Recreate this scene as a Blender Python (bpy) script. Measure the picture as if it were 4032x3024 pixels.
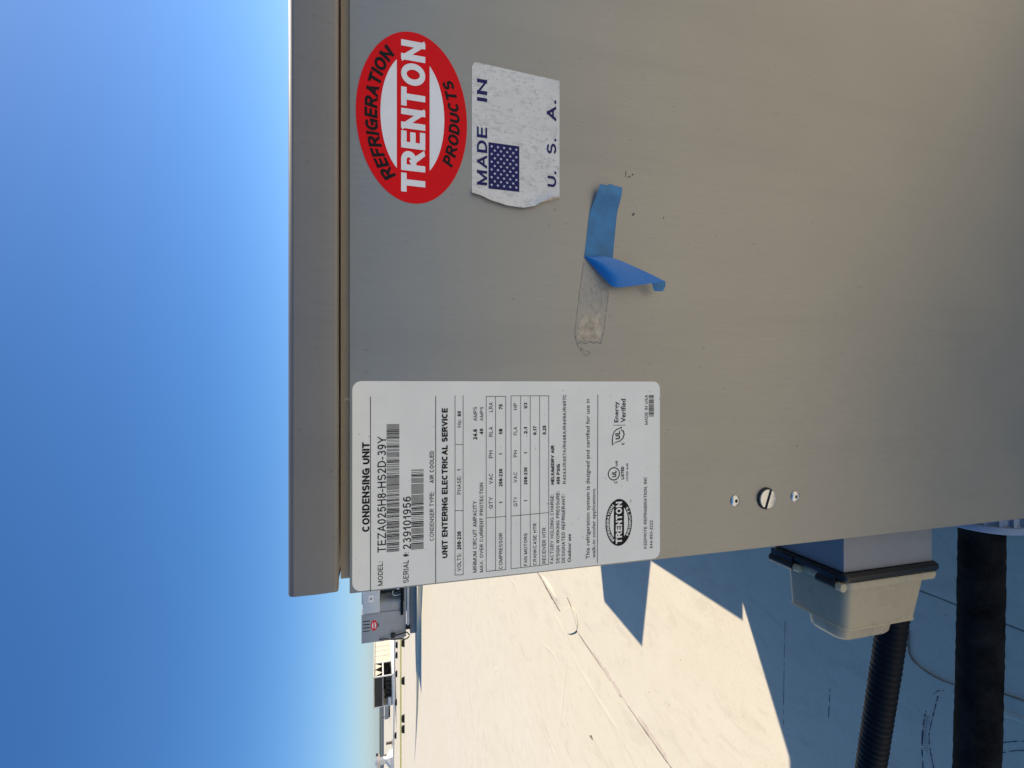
import bpy, bmesh, math, random
from mathutils import Vector, Matrix

# ------------------------------------------------------------------ scene, camera, sky, sun
for o in list(bpy.data.objects):
    bpy.data.objects.remove(o)
scn = bpy.context.scene
col = scn.collection
R = math.radians
random.seed(7)

cam_d = bpy.data.cameras.new('camera')
cam = bpy.data.objects.new('camera', cam_d)
col.objects.link(cam)
scn.camera = cam
cam_d.sensor_width = 36.0
cam_d.lens = 16.84
cam_d.clip_start = 0.02
cam_d.clip_end = 6000.0
PITCH = R(15.58)
fwd = Vector((0, math.cos(PITCH), -math.sin(PITCH)))
up_world = Vector((0, math.sin(PITCH), math.cos(PITCH)))
right_world = Vector((1, 0, 0))
# the phone was held on its side: world up points to the left of the picture
cx, cy, cz = -up_world, right_world, -fwd
m3 = Matrix((cx, cy, cz)).transposed()
cam.matrix_world = Matrix.Translation((0, 0, 1.0)) @ m3.to_4x4()

SUN = Vector((0.81, 0.405, 1.0)).normalized()          # towards the sun
sun_el = math.asin(SUN.z)
sun_az = math.atan2(SUN.x, SUN.y)
world = bpy.data.worlds.new('World')
scn.world = world
world.use_nodes = True
wn = world.node_tree
sky = wn.nodes.new('ShaderNodeTexSky')
sky.sky_type = 'NISHITA'
sky.sun_disc = False
sky.sun_elevation = sun_el
sky.sun_rotation = sun_az
sky.altitude = 200
sky.air_density = 0.75
sky.dust_density = 0.6
sky.ozone_density = 6.0
bg = wn.nodes['Background']
bg.inputs['Strength'].default_value = 0.15
hsv = wn.nodes.new('ShaderNodeHueSaturation')          # clear dry air: deeper blue all over
hsv.inputs['Saturation'].default_value = 1.18
wn.links.new(sky.outputs['Color'], hsv.inputs['Color'])
wn.links.new(hsv.outputs['Color'], bg.inputs['Color'])

sl = bpy.data.lights.new('sun', 'SUN')
sl.energy = 4.9
sl.angle = R(0.5)
sl.color = (1.0, 0.895, 0.76)
so = bpy.data.objects.new('sun', sl)
col.objects.link(so)
so.location = SUN * 30
so.rotation_euler = (-SUN).to_track_quat('-Z', 'Y').to_euler()

vs = scn.view_settings
vs.view_transform = 'Standard'
vs.look = 'None'
vs.exposure = 0.0
vs.gamma = 1.0
scn.render.resolution_x = 1024
scn.render.resolution_y = 768

# ------------------------------------------------------------------ helpers
def tag(o, label=None, cat=None, group=None, kind=None):
    if label: o['label'] = label
    if cat: o['category'] = cat
    if group: o['group'] = group
    if kind: o['kind'] = kind
    return o

def thing(name, loc, label, cat, group=None):
    o = bpy.data.objects.new(name, None)
    o.empty_display_size = 0.05
    o.location = loc
    col.objects.link(o)
    return tag(o, label, cat, group)

def origin(p):
    v = Vector((0, 0, 0))
    while p is not None:
        v = v + Vector(p.location)
        p = p.parent
    return v

def finish(name, me, mats, parent=None, smooth=None, loc=None):
    """me holds world coordinates (or coordinates about loc); link it as one object"""
    if not isinstance(mats, (list, tuple)): mats = [mats]
    for m in mats: me.materials.append(m)
    if smooth is not None:
        for p in me.polygons: p.use_smooth = True
        if smooth < 180: me.set_sharp_from_angle(angle=R(smooth))
    o = bpy.data.objects.new(name, me)
    if loc is not None:
        o.location = Vector(loc) - origin(parent)
    else:
        og = origin(parent)
        if og.length > 0: me.transform(Matrix.Translation(-og))
    o.parent = parent
    col.objects.link(o)
    return o

def pydata(name, verts, faces, mats, parent=None, smooth=None, idx=None, loc=None):
    me = bpy.data.meshes.new(name)
    me.from_pydata([tuple(v) for v in verts], [], faces)
    me.update()
    if idx:
        for p, i in zip(me.polygons, idx): p.material_index = i
    return finish(name, me, mats, parent, smooth, loc)

def bm_obj(name, bm, mats, parent=None, smooth=None, loc=None):
    bmesh.ops.recalc_face_normals(bm, faces=bm.faces[:])
    me = bpy.data.meshes.new(name)
    bm.to_mesh(me); bm.free()
    return finish(name, me, mats, parent, smooth, loc)

def add_box(bm, x0, x1, y0, y1, z0, z1, bev=0.0, seg=1):
    vs = [bm.verts.new(p) for p in ((x0,y0,z0),(x1,y0,z0),(x1,y1,z0),(x0,y1,z0),(x0,y0,z1),(x1,y0,z1),(x1,y1,z1),(x0,y1,z1))]
    fs = [bm.faces.new([vs[i] for i in q]) for q in ((3,2,1,0),(4,5,6,7),(0,1,5,4),(1,2,6,5),(2,3,7,6),(3,0,4,7))]
    if bev:
        es = list({e for f in fs for e in f.edges})
        bmesh.ops.bevel(bm, geom=es, offset=bev, segments=seg, affect='EDGES', profile=0.6)
    return bm

def box(name, mat, parent, x0, x1, y0, y1, z0, z1, bev=0.0, seg=2):
    return bm_obj(name, add_box(bmesh.new(), x0, x1, y0, y1, z0, z1, bev, seg), mat, parent, 35 if bev else None)

def boxes(name, mat, parent, rows, bev=0.0):
    bm = bmesh.new()
    for r in rows: add_box(bm, *r, bev)
    return bm_obj(name, bm, mat, parent)

def add_prism(bm, pts, a, b):
    """pts: list of Vector outline; swept from pts+a to pts+b"""
    v0 = [bm.verts.new(Vector(p) + Vector(a)) for p in pts]
    v1 = [bm.verts.new(Vector(p) + Vector(b)) for p in pts]
    n = len(pts)
    bm.faces.new(v0); bm.faces.new(v1[::-1])
    for i in range(n):
        bm.faces.new((v0[i], v0[(i+1) % n], v1[(i+1) % n], v1[i]))

def prism(name, mat, parent, pts, a, b, smooth=None, bev=0.0, loc=None):
    bm = bmesh.new(); add_prism(bm, pts, a, b)
    if bev: bmesh.ops.bevel(bm, geom=bm.edges[:], offset=bev, segments=2, affect='EDGES', profile=.6)
    return bm_obj(name, bm, mat, parent, smooth, loc)

def frames(path):
    out = []; up = Vector((0, 0, 1))
    for i, p in enumerate(path):
        a = path[max(0, i-1)]; b = path[min(len(path)-1, i+1)]
        t = (b - a).normalized()
        s = t.cross(up)
        if s.length < 1e-4: s = Vector((1, 0, 0))
        s.normalize(); u = s.cross(t).normalized()
        out.append((p, s, u))
    return out

def spline(pts, n):
    pts = [Vector(p) for p in pts]; out = []
    for i in range(len(pts)-1):
        p0 = pts[max(0, i-1)]; p1 = pts[i]; p2 = pts[i+1]; p3 = pts[min(len(pts)-1, i+2)]
        for k in range(n):
            t = k / n
            out.append(0.5*((2*p1) + (p2-p0)*t + (2*p0-5*p1+4*p2-p3)*t*t + (3*p1-p0-3*p2+p3)*t**3))
    out.append(pts[-1]); return out

def tube_data(path, rad, n=16, cap=True):
    vs, fs = [], []
    fr = frames([Vector(p) for p in path])
    for i, (p, s, u) in enumerate(fr):
        r = rad(i) if callable(rad) else rad
        for k in range(n):
            a = 2*math.pi*k/n
            vs.append(p + (s*math.cos(a) + u*math.sin(a))*r)
    for i in range(len(fr)-1):
        for k in range(n):
            fs.append((i*n+k, i*n+(k+1) % n, (i+1)*n+(k+1) % n, (i+1)*n+k))
    if cap:
        fs.append(tuple(range(n-1, -1, -1))); fs.append(tuple((len(fr)-1)*n+k for k in range(n)))
    return vs, fs

def tube(name, mat, parent, path, rad, n=16, smooth=60):
    vs, fs = tube_data(path, rad, n)
    return pydata(name, vs, fs, mat, parent, smooth)

def add_lathe(bm, c, axis, prof, n=24):
    """prof: (distance along axis, radius); closed with caps at the ends"""
    axis = Vector(axis).normalized()
    s = axis.orthogonal().normalized(); u = axis.cross(s)
    rings = []
    for d, r in prof:
        rings.append([bm.verts.new(Vector(c) + axis*d + (s*math.cos(2*math.pi*k/n) + u*math.sin(2*math.pi*k/n))*r) for k in range(n)])
    for i in range(len(rings)-1):
        for k in range(n):
            bm.faces.new((rings[i][k], rings[i][(k+1) % n], rings[i+1][(k+1) % n], rings[i+1][k]))
    bm.faces.new(rings[0][::-1]); bm.faces.new(rings[-1])

def lathe(name, mat, parent, c, axis, prof, n=24, smooth=40, loc=None):
    bm = bmesh.new(); add_lathe(bm, c, axis, prof, n)
    return bm_obj(name, bm, mat, parent, smooth, loc)

def loft(name, mat, parent, rings, smooth=40, cap0=True, cap1=True):
    n = len(rings[0]); vs = [p for r in rings for p in r]; fs = []
    for i in range(len(rings)-1):
        for k in range(n):
            fs.append((i*n+k, i*n+(k+1) % n, (i+1)*n+(k+1) % n, (i+1)*n+k))
    if cap0: fs.append(tuple(range(n-1, -1, -1)))
    if cap1: fs.append(tuple((len(rings)-1)*n+k for k in range(n)))
    bm = bmesh.new()
    bv = [bm.verts.new(v) for v in vs]
    for f in fs: bm.faces.new([bv[i] for i in f])
    return bm_obj(name, bm, mat, parent, smooth)

def rrect(x, y0, y1, z0, z1, r, n=5):
    """rounded rectangle ring in a plane of constant x"""
    out = []
    for (cy_, cz_, a0) in ((y1-r, z1-r, 0), (y0+r, z1-r, 90), (y0+r, z0+r, 180), (y1-r, z0+r, 270)):
        for k in range(n+1):
            a = R(a0 + 90*k/n)
            out.append(Vector((x, cy_ + r*math.cos(a), cz_ + r*math.sin(a))))
    return out

# ------------------------------------------------------------------ materials
def new_mat(name):
    m = bpy.data.materials.new(name); m.use_nodes = True
    nt = m.node_tree
    return m, nt, nt.nodes['Principled BSDF']

def coords(nt, scale=(1, 1, 1)):
    tc = nt.nodes.new('ShaderNodeNewGeometry')
    mp = nt.nodes.new('ShaderNodeMapping')
    mp.inputs['Scale'].default_value = scale
    nt.links.new(tc.outputs['Position'], mp.inputs['Vector'])
    return mp.outputs['Vector']

def noise(nt, scale, detail=4, rough=0.55, stretch=(1, 1, 1), dist=0.0):
    n = nt.nodes.new('ShaderNodeTexNoise')
    n.inputs['Scale'].default_value = scale
    n.inputs['Detail'].default_value = detail
    n.inputs['Roughness'].default_value = rough
    n.inputs['Distortion'].default_value = dist
    nt.links.new(coords(nt, stretch), n.inputs['Vector'])
    return n.outputs['Fac']

def ramp(nt, fac, stops):
    r = nt.nodes.new('ShaderNodeValToRGB')
    els = r.color_ramp.elements
    while len(els) < len(stops): els.new(0.5)
    for e, (p, c) in zip(els, stops):
        e.position = p; e.color = (*c, 1) if len(c) == 3 else c
    nt.links.new(fac, r.inputs['Fac'])
    return r.outputs['Color']

def mixc(nt, fac, a, b, mode='MIX'):
    m = nt.nodes.new('ShaderNodeMix'); m.data_type = 'RGBA'; m.blend_type = mode
    for sock, v in ((m.inputs[0], fac), (m.inputs[6], a), (m.inputs[7], b)):
        if hasattr(v, 'is_linked') or hasattr(v, 'links'): nt.links.new(v, sock)
        elif isinstance(v, (int, float)): sock.default_value = v
        else: sock.default_value = (*v, 1)
    return m.outputs[2]

def bump(nt, bsdf, fac, strength, dist):
    b = nt.nodes.new('ShaderNodeBump')
    b.inputs['Strength'].default_value = strength
    b.inputs['Distance'].default_value = dist
    nt.links.new(fac, b.inputs['Height'])
    prev = bsdf.inputs['Normal'].links
    if prev: nt.links.new(prev[0].from_socket, b.inputs['Normal'])
    nt.links.new(b.outputs['Normal'], bsdf.inputs['Normal'])

def pmat(name, c, rough=0.5, metal=0.0, var=0.12, scale=25, stretch=(1, 1, 1), bstr=0.0, bscale=200, bdist=0.001, spec=None, trans=0.0, rvar=0.1):
    m, nt, b = new_mat(name)
    f = noise(nt, scale, 5, 0.6, stretch)
    lo = tuple(max(0, x*(1-var)) for x in c); hi = tuple(min(1, x*(1+var)) for x in c)
    nt.links.new(ramp(nt, f, [(0.3, lo), (0.7, hi)]), b.inputs['Base Color'])
    rr = ramp(nt, f, [(0.3, (max(0, rough-rvar),)*3), (0.7, (min(1, rough+rvar),)*3)])
    nt.links.new(rr, b.inputs['Roughness'])
    b.inputs['Metallic'].default_value = metal
    if spec is not None: b.inputs['Specular IOR Level'].default_value = spec
    if trans: b.inputs['Transmission Weight'].default_value = trans
    if bstr: bump(nt, b, noise(nt, bscale, 3, 0.6, stretch), bstr, bdist)
    return m

def sheet_metal(name, c, rough, metal, specks=True):
    """mill finish sheet: fine vertical rolling grain, faint blotches, specks of dirt"""
    m, nt, b = new_mat(name)
    grain = noise(nt, 900, 3, 0.6, (1, 1, 0.05))
    blot = noise(nt, 7, 4, 0.5)
    c1 = ramp(nt, grain, [(0.3, tuple(x*0.95 for x in c)), (0.7, tuple(min(1, x*1.05) for x in c))])
    c2 = mixc(nt, ramp(nt, blot, [(0.35, (0, 0, 0)), (0.7, (1, 1, 1))]), c1, tuple(x*k for x, k in zip(c, (1.04, 1.02, 0.98))))
    run = noise(nt, 26, 5, 0.65, (1, 1, 0.06))
    c2 = mixc(nt, ramp(nt, run, [(0.5, (0, 0, 0)), (0.75, (0.5,)*3)]), c2, tuple(x*0.86 for x in c))
    if specks:
        sp = noise(nt, 330, 2, 0.5, (1, 1, 0.6))
        c2 = mixc(nt, ramp(nt, sp, [(0.70, (0, 0, 0)), (0.78, (0.45,)*3)]), c2, tuple(x*0.45 for x in c))
    nt.links.new(c2, b.inputs['Base Color'])
    nt.links.new(ramp(nt, blot, [(0.3, (rough-0.05,)*3), (0.7, (rough+0.06,)*3)]), b.inputs['Roughness'])
    b.inputs['Metallic'].default_value = metal
    bump(nt, b, noise(nt, 1500, 2, 0.5, (1, 1, 0.07)), 0.12, 0.0004)
    bump(nt, b, noise(nt, 9, 2, 0.5), 0.22, 0.004)
    return m

def paper(name, c, speck, dens, streak=0.0):
    m, nt, b = new_mat(name)
    base = ramp(nt, noise(nt, 40, 5, 0.6), [(0.3, tuple(x*0.95 for x in c)), (0.7, c)])
    sp = noise(nt, 420, 2, 0.5)
    base = mixc(nt, ramp(nt, sp, [(dens, (0, 0, 0)), (dens+0.09, (0.8,)*3)]), base, speck)
    if streak:
        st = noise(nt, 420, 4, 0.65, (1.0, 1, 0.5))
        base = mixc(nt, ramp(nt, st, [(0.50, (0, 0, 0)), (0.66, (streak,)*3)]), base, tuple(x*0.42 for x in c))
        st2 = noise(nt, 55, 4, 0.7, (1.0, 1, 0.7))
        base = mixc(nt, ramp(nt, st2, [(0.5, (0, 0, 0)), (0.75, (streak*0.6,)*3)]), base, tuple(x*0.55 for x in c))
    wear = noise(nt, 18, 4, 0.6)
    base = mixc(nt, ramp(nt, wear, [(0.45, (0, 0, 0)), (0.75, (0.25+streak*.5,)*3)]), base, tuple(x*0.78 for x in c))
    nt.links.new(base, b.inputs['Base Color'])
    bump(nt, b, noise(nt, 60, 3, 0.5), 0.15, 0.001)
    b.inputs['Roughness'].default_value = 0.45
    return m

def roof_mat(name, c):
    """white roofing membrane: cream dust, fine mottling, faint wide bands, small grit"""
    m, nt, b = new_mat(name)
    big = noise(nt, 0.5, 5, 0.6, (1, 0.35, 1))
    mid = noise(nt, 6, 6, 0.65, dist=0.4)
    fine = noise(nt, 120, 4, 0.7)
    c1 = ramp(nt, mid, [(0.32, tuple(x*k for x, k in zip(c, (0.93, 0.92, 0.89)))), (0.6, c)])
    c2 = mixc(nt, ramp(nt, big, [(0.4, (0, 0, 0)), (0.7, (0.9,)*3)]), c1, tuple(x*k for x, k in zip(c, (0.96, 0.96, 0.88))))
    c3 = mixc(nt, ramp(nt, fine, [(0.56, (0, 0, 0)), (0.80, (0.55,)*3)]), c2, tuple(x*0.62 for x in c))
    grit = noise(nt, 60, 2, 0.5)
    c4 = mixc(nt, ramp(nt, grit, [(0.76, (0, 0, 0)), (0.79, (0.6,)*3)]), c3, (0.22, 0.17, 0.11))
    smear = noise(nt, 14, 6, 0.7, (1, 0.4, 1), 1.2)
    c4 = mixc(nt, ramp(nt, smear, [(0.52, (0, 0, 0)), (0.74, (0.55,)*3)]), c4, tuple(x*k for x, k in zip(c, (0.72, 0.70, 0.66))))
    nt.links.new(c4, b.inputs['Base Color'])
    b.inputs['Roughness'].default_value = 0.62
    b.inputs['Specular IOR Level'].default_value = 0.3
    bump(nt, b, noise(nt, 2.2, 3, 0.5), 0.25, 0.02)
    bump(nt, b, noise(nt, 160, 3, 0.6), 0.15, 0.002)
    return m

M = {}
M['panel'] = sheet_metal('mill_finish_sheet', (0.375, 0.350, 0.296), 0.48, 0.54)
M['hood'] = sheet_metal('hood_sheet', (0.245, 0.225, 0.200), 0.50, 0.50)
M['rail'] = sheet_metal('under_hood_sheet', (0.40, 0.34, 0.27), 0.5, 0.5)  # warmer than the panel: bounce light under the hood put into the colour
M['label'] = paper('nameplate_film', (0.94, 0.90, 0.79), (0.40, 0.39, 0.36), 0.71)
M['ink'] = pmat('black_ink', (0.010, 0.010, 0.010), 0.55, var=0.3, scale=300, spec=0.15)
M['red'] = pmat('red_vinyl', (0.78, 0.006, 0.010), 0.5, var=0.06, scale=30, spec=0.12)
M['white'] = paper('white_vinyl', (0.90, 0.89, 0.86), (0.66, 0.62, 0.62), 0.70)
M['sticker'] = paper('foil_sticker', (0.80, 0.77, 0.70), (0.36, 0.34, 0.30), 0.64, 0.42)
M['adhesive'] = pmat('sticker_back', (0.52, 0.43, 0.32), 0.7, var=0.3, scale=260)
M['navy'] = pmat('navy_ink', (0.014, 0.014, 0.10), 0.5, var=0.12, scale=120, spec=0.2)
M['star'] = pmat('star_white', (0.66, 0.68, 0.78), 0.5, var=0.05)
M['tape'] = pmat('tape_front', (0.055, 0.20, 0.38), 0.7, var=0.22, scale=90, bstr=0.4, bscale=900, bdist=0.0003)
M['tape_back'] = pmat('tape_adhesive_side', (0.018, 0.19, 0.52), 0.34, var=0.06, scale=60)
M['bolt'] = pmat('zinc_plated_steel', (0.72, 0.71, 0.68), 0.28, 0.9, var=0.15, scale=300)
M['dark'] = pmat('dark_recess', (0.012, 0.012, 0.012), 0.7, var=0.3)
M['boxgrey'] = pmat('grey_painted_box', (0.28, 0.275, 0.27), 0.42, var=0.05, scale=60, bstr=0.08, bscale=500)
M['gasket'] = pmat('black_plastic', (0.006, 0.006, 0.0065), 0.4, var=0.2, scale=80)
M['cover'] = pmat('smoked_clear_plastic', (0.55, 0.44, 0.275), 0.30, var=0.03, scale=45, bstr=0.10, bscale=700, bdist=0.0004, spec=0.35)
_b = M['cover'].node_tree.nodes['Principled BSDF']
_b.inputs['Subsurface Weight'].default_value = 0.3
_b.inputs['Subsurface Radius'].default_value = (1.0, 0.8, 0.5)
_b.inputs['Subsurface Scale'].default_value = 0.03
M['flex'] = pmat('black_liquidtight', (0.006, 0.0065, 0.008), 0.55, var=0.35, scale=60, spec=0.15)
M['foam'] = pmat('black_foam_insulation', (0.020, 0.017, 0.014), 0.95, var=0.8, scale=30, bstr=0.9, bscale=260, bdist=0.003, spec=0.1)
M['fitting'] = pmat('grey_plastic_fitting', (0.42, 0.45, 0.50), 0.5, var=0.1)
M['bulb'] = pmat('vent_cap_brown', (0.16, 0.13, 0.10), 0.8, var=0.3, scale=5)
M['roof'] = roof_mat('roof_membrane', (0.80, 0.715, 0.545))
M['sheet'] = roof_mat('roof_membrane_lap', (0.79, 0.705, 0.54))
M['caulk'] = pmat('dirty_seam_line', (0.30, 0.235, 0.17), 0.8, var=0.45, scale=18)
M['stain'] = pmat('brown_runoff_stain', (0.66, 0.55, 0.42), 0.7, var=0.14, scale=60)
M['scuff'] = pmat('black_scuff', (0.10, 0.10, 0.11), 0.8, var=0.5, scale=120)
M['cream'] = pmat('cream_enamel', (0.74, 0.66, 0.50), 0.5, var=0.06, scale=3)
M['cream2'] = pmat('white_enamel', (0.82, 0.80, 0.74), 0.5, var=0.05, scale=3)
M['shade'] = pmat('dark_interior', (0.05, 0.045, 0.04), 0.8, var=0.3, scale=4)  # near-black colour stands for the shade inside the open units
M['galv'] = pmat('weathered_galvanised', (0.37, 0.375, 0.375), 0.5, 0.3, var=0.10, scale=5)
M['galv2'] = pmat('pale_galvanised', (0.55, 0.60, 0.63), 0.5, 0.2, var=0.08, scale=5)
M['yellow'] = pmat('yellow_gas_pipe', (0.97, 0.86, 0.38), 0.5, var=0.08, scale=2)
M['block'] = pmat('black_rubber_block', (0.02, 0.018, 0.017), 0.85, var=0.3, scale=10)
M['alum'] = pmat('spun_aluminium', (0.62, 0.60, 0.60), 0.4, 0.5, var=0.1, scale=4)
M['parapet'] = pmat('parapet_metal', (0.30, 0.31, 0.31), 0.6, var=0.1, scale=0.6)
M['land'] = pmat('distant_land', (0.10, 0.12, 0.07), 0.9, var=0.25, scale=0.02)
M['tree'] = pmat('distant_wood', (0.055, 0.075, 0.04), 0.9, var=0.4, scale=0.2)
TEXTS = [
    ('CONDENSING UNIT', -100.3, -39.6, 5.8, 4.8, 2),
    ('MODEL:', -137.9, -121.3, -2.9, 3.3, 0),
    ('TEZA025H8-HS2D-39Y', -115.2, -35.9, -5.0, 5.6, 0),
    ('SERIAL #:', -137.9, -116.6, -20.2, 3.6, 0),
    ('239101956', -114.6, -78.1, -21.8, 5.4, 0),
    ('CONDENSER TYPE:', -110.2, -75.8, -37.6, 2.9, 0),
    ('AIR COOLED', -69.7, -47.3, -37.6, 2.9, 1),
    ('UNIT ENTERING ELECTRICAL SERVICE', -123.3, -17.2, -47.3, 4.1, 2),
    ('VOLTS:', -133.7, -120.9, -56.9, 2.8, 0),
    ('208-230', -118.3, -105.3, -56.9, 2.8, 2),
    ('PHASE:', -78.8, -65.6, -56.9, 2.8, 0),
    ('1', -62.3, -60.6, -56.9, 2.8, 1),
    ('Hz:', -30.9, -25.5, -56.9, 2.6, 0),
    ('60', -23.1, -19.4, -56.9, 2.6, 2),
    ('MINIMUM CIRCUIT AMPACITY', -135.9, -84.2, -68.3, 2.8, 0),
    ('24.6', -40.1, -32.5, -68.6, 2.9, 2),
    ('AMPS', -26.7, -16.5, -68.6, 2.7, 0),
    ('MAX. OVER CURRENT PROTECTION', -136.2, -71.3, -73.1, 2.6, 0),
    ('40', -36.6, -32.3, -73.1, 2.6, 2),
    ('AMPS', -26.7, -16.5, -73.1, 2.4, 0),
    ('QTY', -90.5, -82.1, -80.2, 2.9, 0),
    ('VAC', -72.8, -65.1, -80.2, 2.9, 0),
    ('PH', -53.9, -48.4, -80.2, 2.9, 0),
    ('RLA', -38.3, -31.1, -80.2, 2.9, 0),
    ('LRA', -20.3, -13.4, -80.2, 2.9, 0),
    ('COMPRESSOR', -135.3, -108.9, -87.5, 2.7, 0),
    ('1', -87.6, -85.7, -87.5, 2.7, 2),
    ('208-230', -75.0, -62.0, -87.5, 2.7, 2),
    ('1', -52.1, -50.3, -87.5, 2.7, 2),
    ('18', -37.0, -32.7, -87.5, 2.7, 2),
    ('75', -18.6, -14.8, -87.5, 2.7, 2),
    ('QTY', -90.3, -83.1, -98.7, 2.8, 0),
    ('VAC', -72.8, -65.1, -98.7, 2.8, 0),
    ('PH', -54.0, -49.0, -98.7, 2.8, 0),
    ('FLA', -37.7, -31.6, -98.7, 2.8, 0),
    ('HP', -19.0, -14.1, -98.7, 2.8, 0),
    ('FAN MOTORS', -134.9, -110.7, -106.5, 2.6, 0),
    ('1', -87.3, -86.0, -106.5, 2.6, 2),
    ('208-230', -74.7, -61.8, -106.5, 2.6, 2),
    ('1', -51.7, -50.5, -106.5, 2.6, 2),
    ('2.1', -37.0, -31.8, -106.5, 2.6, 2),
    ('1/3', -18.5, -13.9, -106.5, 2.6, 2),
    ('CRANKCASE HTR', -135.1, -103.8, -113.7, 2.6, 0),
    ('0.17', -38.0, -31.3, -113.7, 2.6, 2),
    ('RECEIVER HTR', -134.6, -107.7, -121.1, 2.8, 0),
    ('0.25', -37.9, -31.2, -121.3, 2.8, 2),
    ('FACTORY HOLDING CHARGE:', -135.3, -83.2, -127.3, 2.6, 0),
    ('HELIUM/DRY AIR', -75.8, -46.1, -127.8, 2.6, 2),
    ('DESIGN WORKING PRESSURE:', -135.5, -81.3, -132.0, 2.6, 0),
    ('450 PSIG', -76.1, -60.6, -132.4, 2.7, 2),
    ('DESIGNATED REFRIGERANT:', -135.7, -83.8, -136.5, 2.7, 0),
    ('R404A/R407A/R448A/R449A/R407C', -75.8, -8.1, -137.4, 2.6, 0),
    ('Outdoor use', -135.6, -114.3, -141.3, 2.6, 2),
    ('This refrigeration system is designed and certified for use in', -134.7, -11.5, -156.8, 3.1, 0),
    ('walk-in cooler applications.', -134.4, -80.3, -161.6, 2.7, 0),
    ('C', -77.9, -76.0, -180.4, 2.6, 1),
    ('us', -64.5, -60.2, -180.6, 2.5, 2),
    ('LISTED', -75.0, -65.0, -186.3, 2.6, 2),
    ('LISTED 4L06', -76.5, -62.6, -189.9, 1.6, 1),
    ('UL', -72.9, -67.8, -179.7, 4.1, 2),
    ('UL', -43.4, -37.0, -182.8, 4.3, 2),
    ('C', -47.9, -46.1, -186.6, 2.4, 2),
    ('Energy', -30.1, -13.7, -181.3, 3.5, 2),
    ('Verified', -30.2, -11.7, -187.6, 3.9, 2),
    ('KEEPRITE REFRIGERATION, INC', -131.5, -74.3, -206.5, 2.6, 0),
    ('844-893-3222', -131.5, -109.3, -211.8, 2.6, 0),
    ('MADE IN USA', -32.5, -8.7, -207.4, 2.7, 0),
    ('TM', -93.9, -91.6, -192.7, 1.1, 0),
]
RULES = [
    (-140.8, 5.2, -8.8, 5.2),
    (-139.7, -38.9, -8.6, -38.9),
    (-136.1, -52.6, -8.3, -52.6),
    (-136.2, -58.4, -8.3, -58.4),
    (-136.1, -52.6, -136.5, -58.4),
    (-90.2, -52.6, -90.6, -58.4),
    (-43.2, -52.6, -43.4, -58.4),
    (-135.9, -75.3, -9.0, -75.3),
    (-136.1, -82.3, -9.0, -82.3),
    (-136.1, -90.0, -9.1, -90.0),
    (-135.9, -75.3, -136.1, -90.0),
    (-9.0, -75.3, -9.1, -90.0),
    (-97.1, -75.3, -97.1, -90.0),
    (-136.0, -94.0, -8.7, -94.0),
    (-135.8, -101.4, -8.8, -101.4),
    (-135.8, -108.8, -8.8, -108.8),
    (-135.6, -116.2, -8.9, -116.2),
    (-135.6, -123.4, -8.9, -123.4),
    (-136.0, -94.0, -135.6, -123.4),
    (-8.7, -94.0, -8.9, -123.4),
    (-97.2, -94.0, -96.7, -123.4),
    (-138.4, -163.3, -8.5, -163.8),
    (-32.2, -177.2, -32.4, -187.4),
]

# ------------------------------------------------------------------ setting: land, roof, laps
def sheet(name, mat, parent, outline, z, th):
    bm = bmesh.new()
    add_prism(bm, [Vector((x, y, 0)) for x, y in outline], (0, 0, z-th), (0, 0, z))
    return bm_obj(name, bm, mat, parent)

terrain = pydata('terrain', [(-4000, -3000, -8), (4000, -3000, -8), (4000, 5000, -8), (-4000, 5000, -8)], [(0, 1, 2, 3)], M['land'])
tag(terrain, kind='structure')

def hill_line():
    vs, fs = [], []
    n = 260
    rnd = random.Random(3)
    for i in range(n+1):
        a = R(-75 + 150*i/n)
        r = 520
        h = 7.3 + 0.3*math.sin(i*0.21) + 0.2*math.sin(i*0.83+1) + rnd.uniform(-0.2, 0.2)
        for rr, z in ((r-30, -8), (r-10, -8+h*0.8), (r, -8+h), (r+40, -8+h*0.7), (r+60, -8)):
            vs.append((rr*math.sin(a), rr*math.cos(a), z))
    for i in range(n):
        for k in range(4):
            fs.append((i*5+k, (i+1)*5+k, (i+1)*5+k+1, i*5+k+1))
    return vs, fs
vs_, fs_ = hill_line()
tag(pydata('distant_wood', vs_, fs_, M['tree'], None, 180), 'thin dark line of far-off woodland along the horizon', 'woodland', kind='stuff')

roof = sheet('roof', M['roof'], None, [(-95, -60), (80, -60), (80, 96), (-95, 96)], 0.0, 0.6)
tag(roof, kind='structure')
par = prism('parapet', M['parapet'], None, [Vector((0, 95.0, 0)), Vector((0, 95.5, 0)), Vector((0, 95.5, 0.55)), Vector((0, 95.0, 0.55))], (-95, 0, 0), (80, 0, 0))
tag(par, 'low grey parapet edging the far side of the roof', 'parapet')

def wavy(p0, p1, n, amp, seed):
    rnd = random.Random(seed); out = []
    for i in range(n+1):
        t = i/n
        out.append((p0[0]+(p1[0]-p0[0])*t + rnd.uniform(-amp, amp), p0[1]+(p1[1]-p0[1])*t))
    return out

# overlapping membrane sheets: each covers the ground to the right of its welded edge
edgeA = wavy((-1.425, 0.4), (-1.345, 1.50), 6, 0.003, 1)[:-1] + [(-1.351, 1.473), (-1.331, 1.762), (-1.283, 2.304), (-1.288, 2.554), (-1.222, 2.921)] + wavy((-1.19, 3.3), (-0.6, 9.0), 8, 0.006, 2)
lapA = sheet('membrane_lap', M['sheet'], roof, edgeA + [(7, 9.0), (7, 0.4)], 0.0055, 0.004)
edgeB = wavy((-0.394, 0.42), (-0.391, 0.70), 5, 0.0012, 5) + wavy((-0.385, 0.8), (-0.36, 3.2), 8, 0.002, 6)
lapB = sheet('membrane_lap', M['roof'], roof, edgeB + [(7, 3.2), (7, 0.42)], 0.0098, 0.0041)

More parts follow.
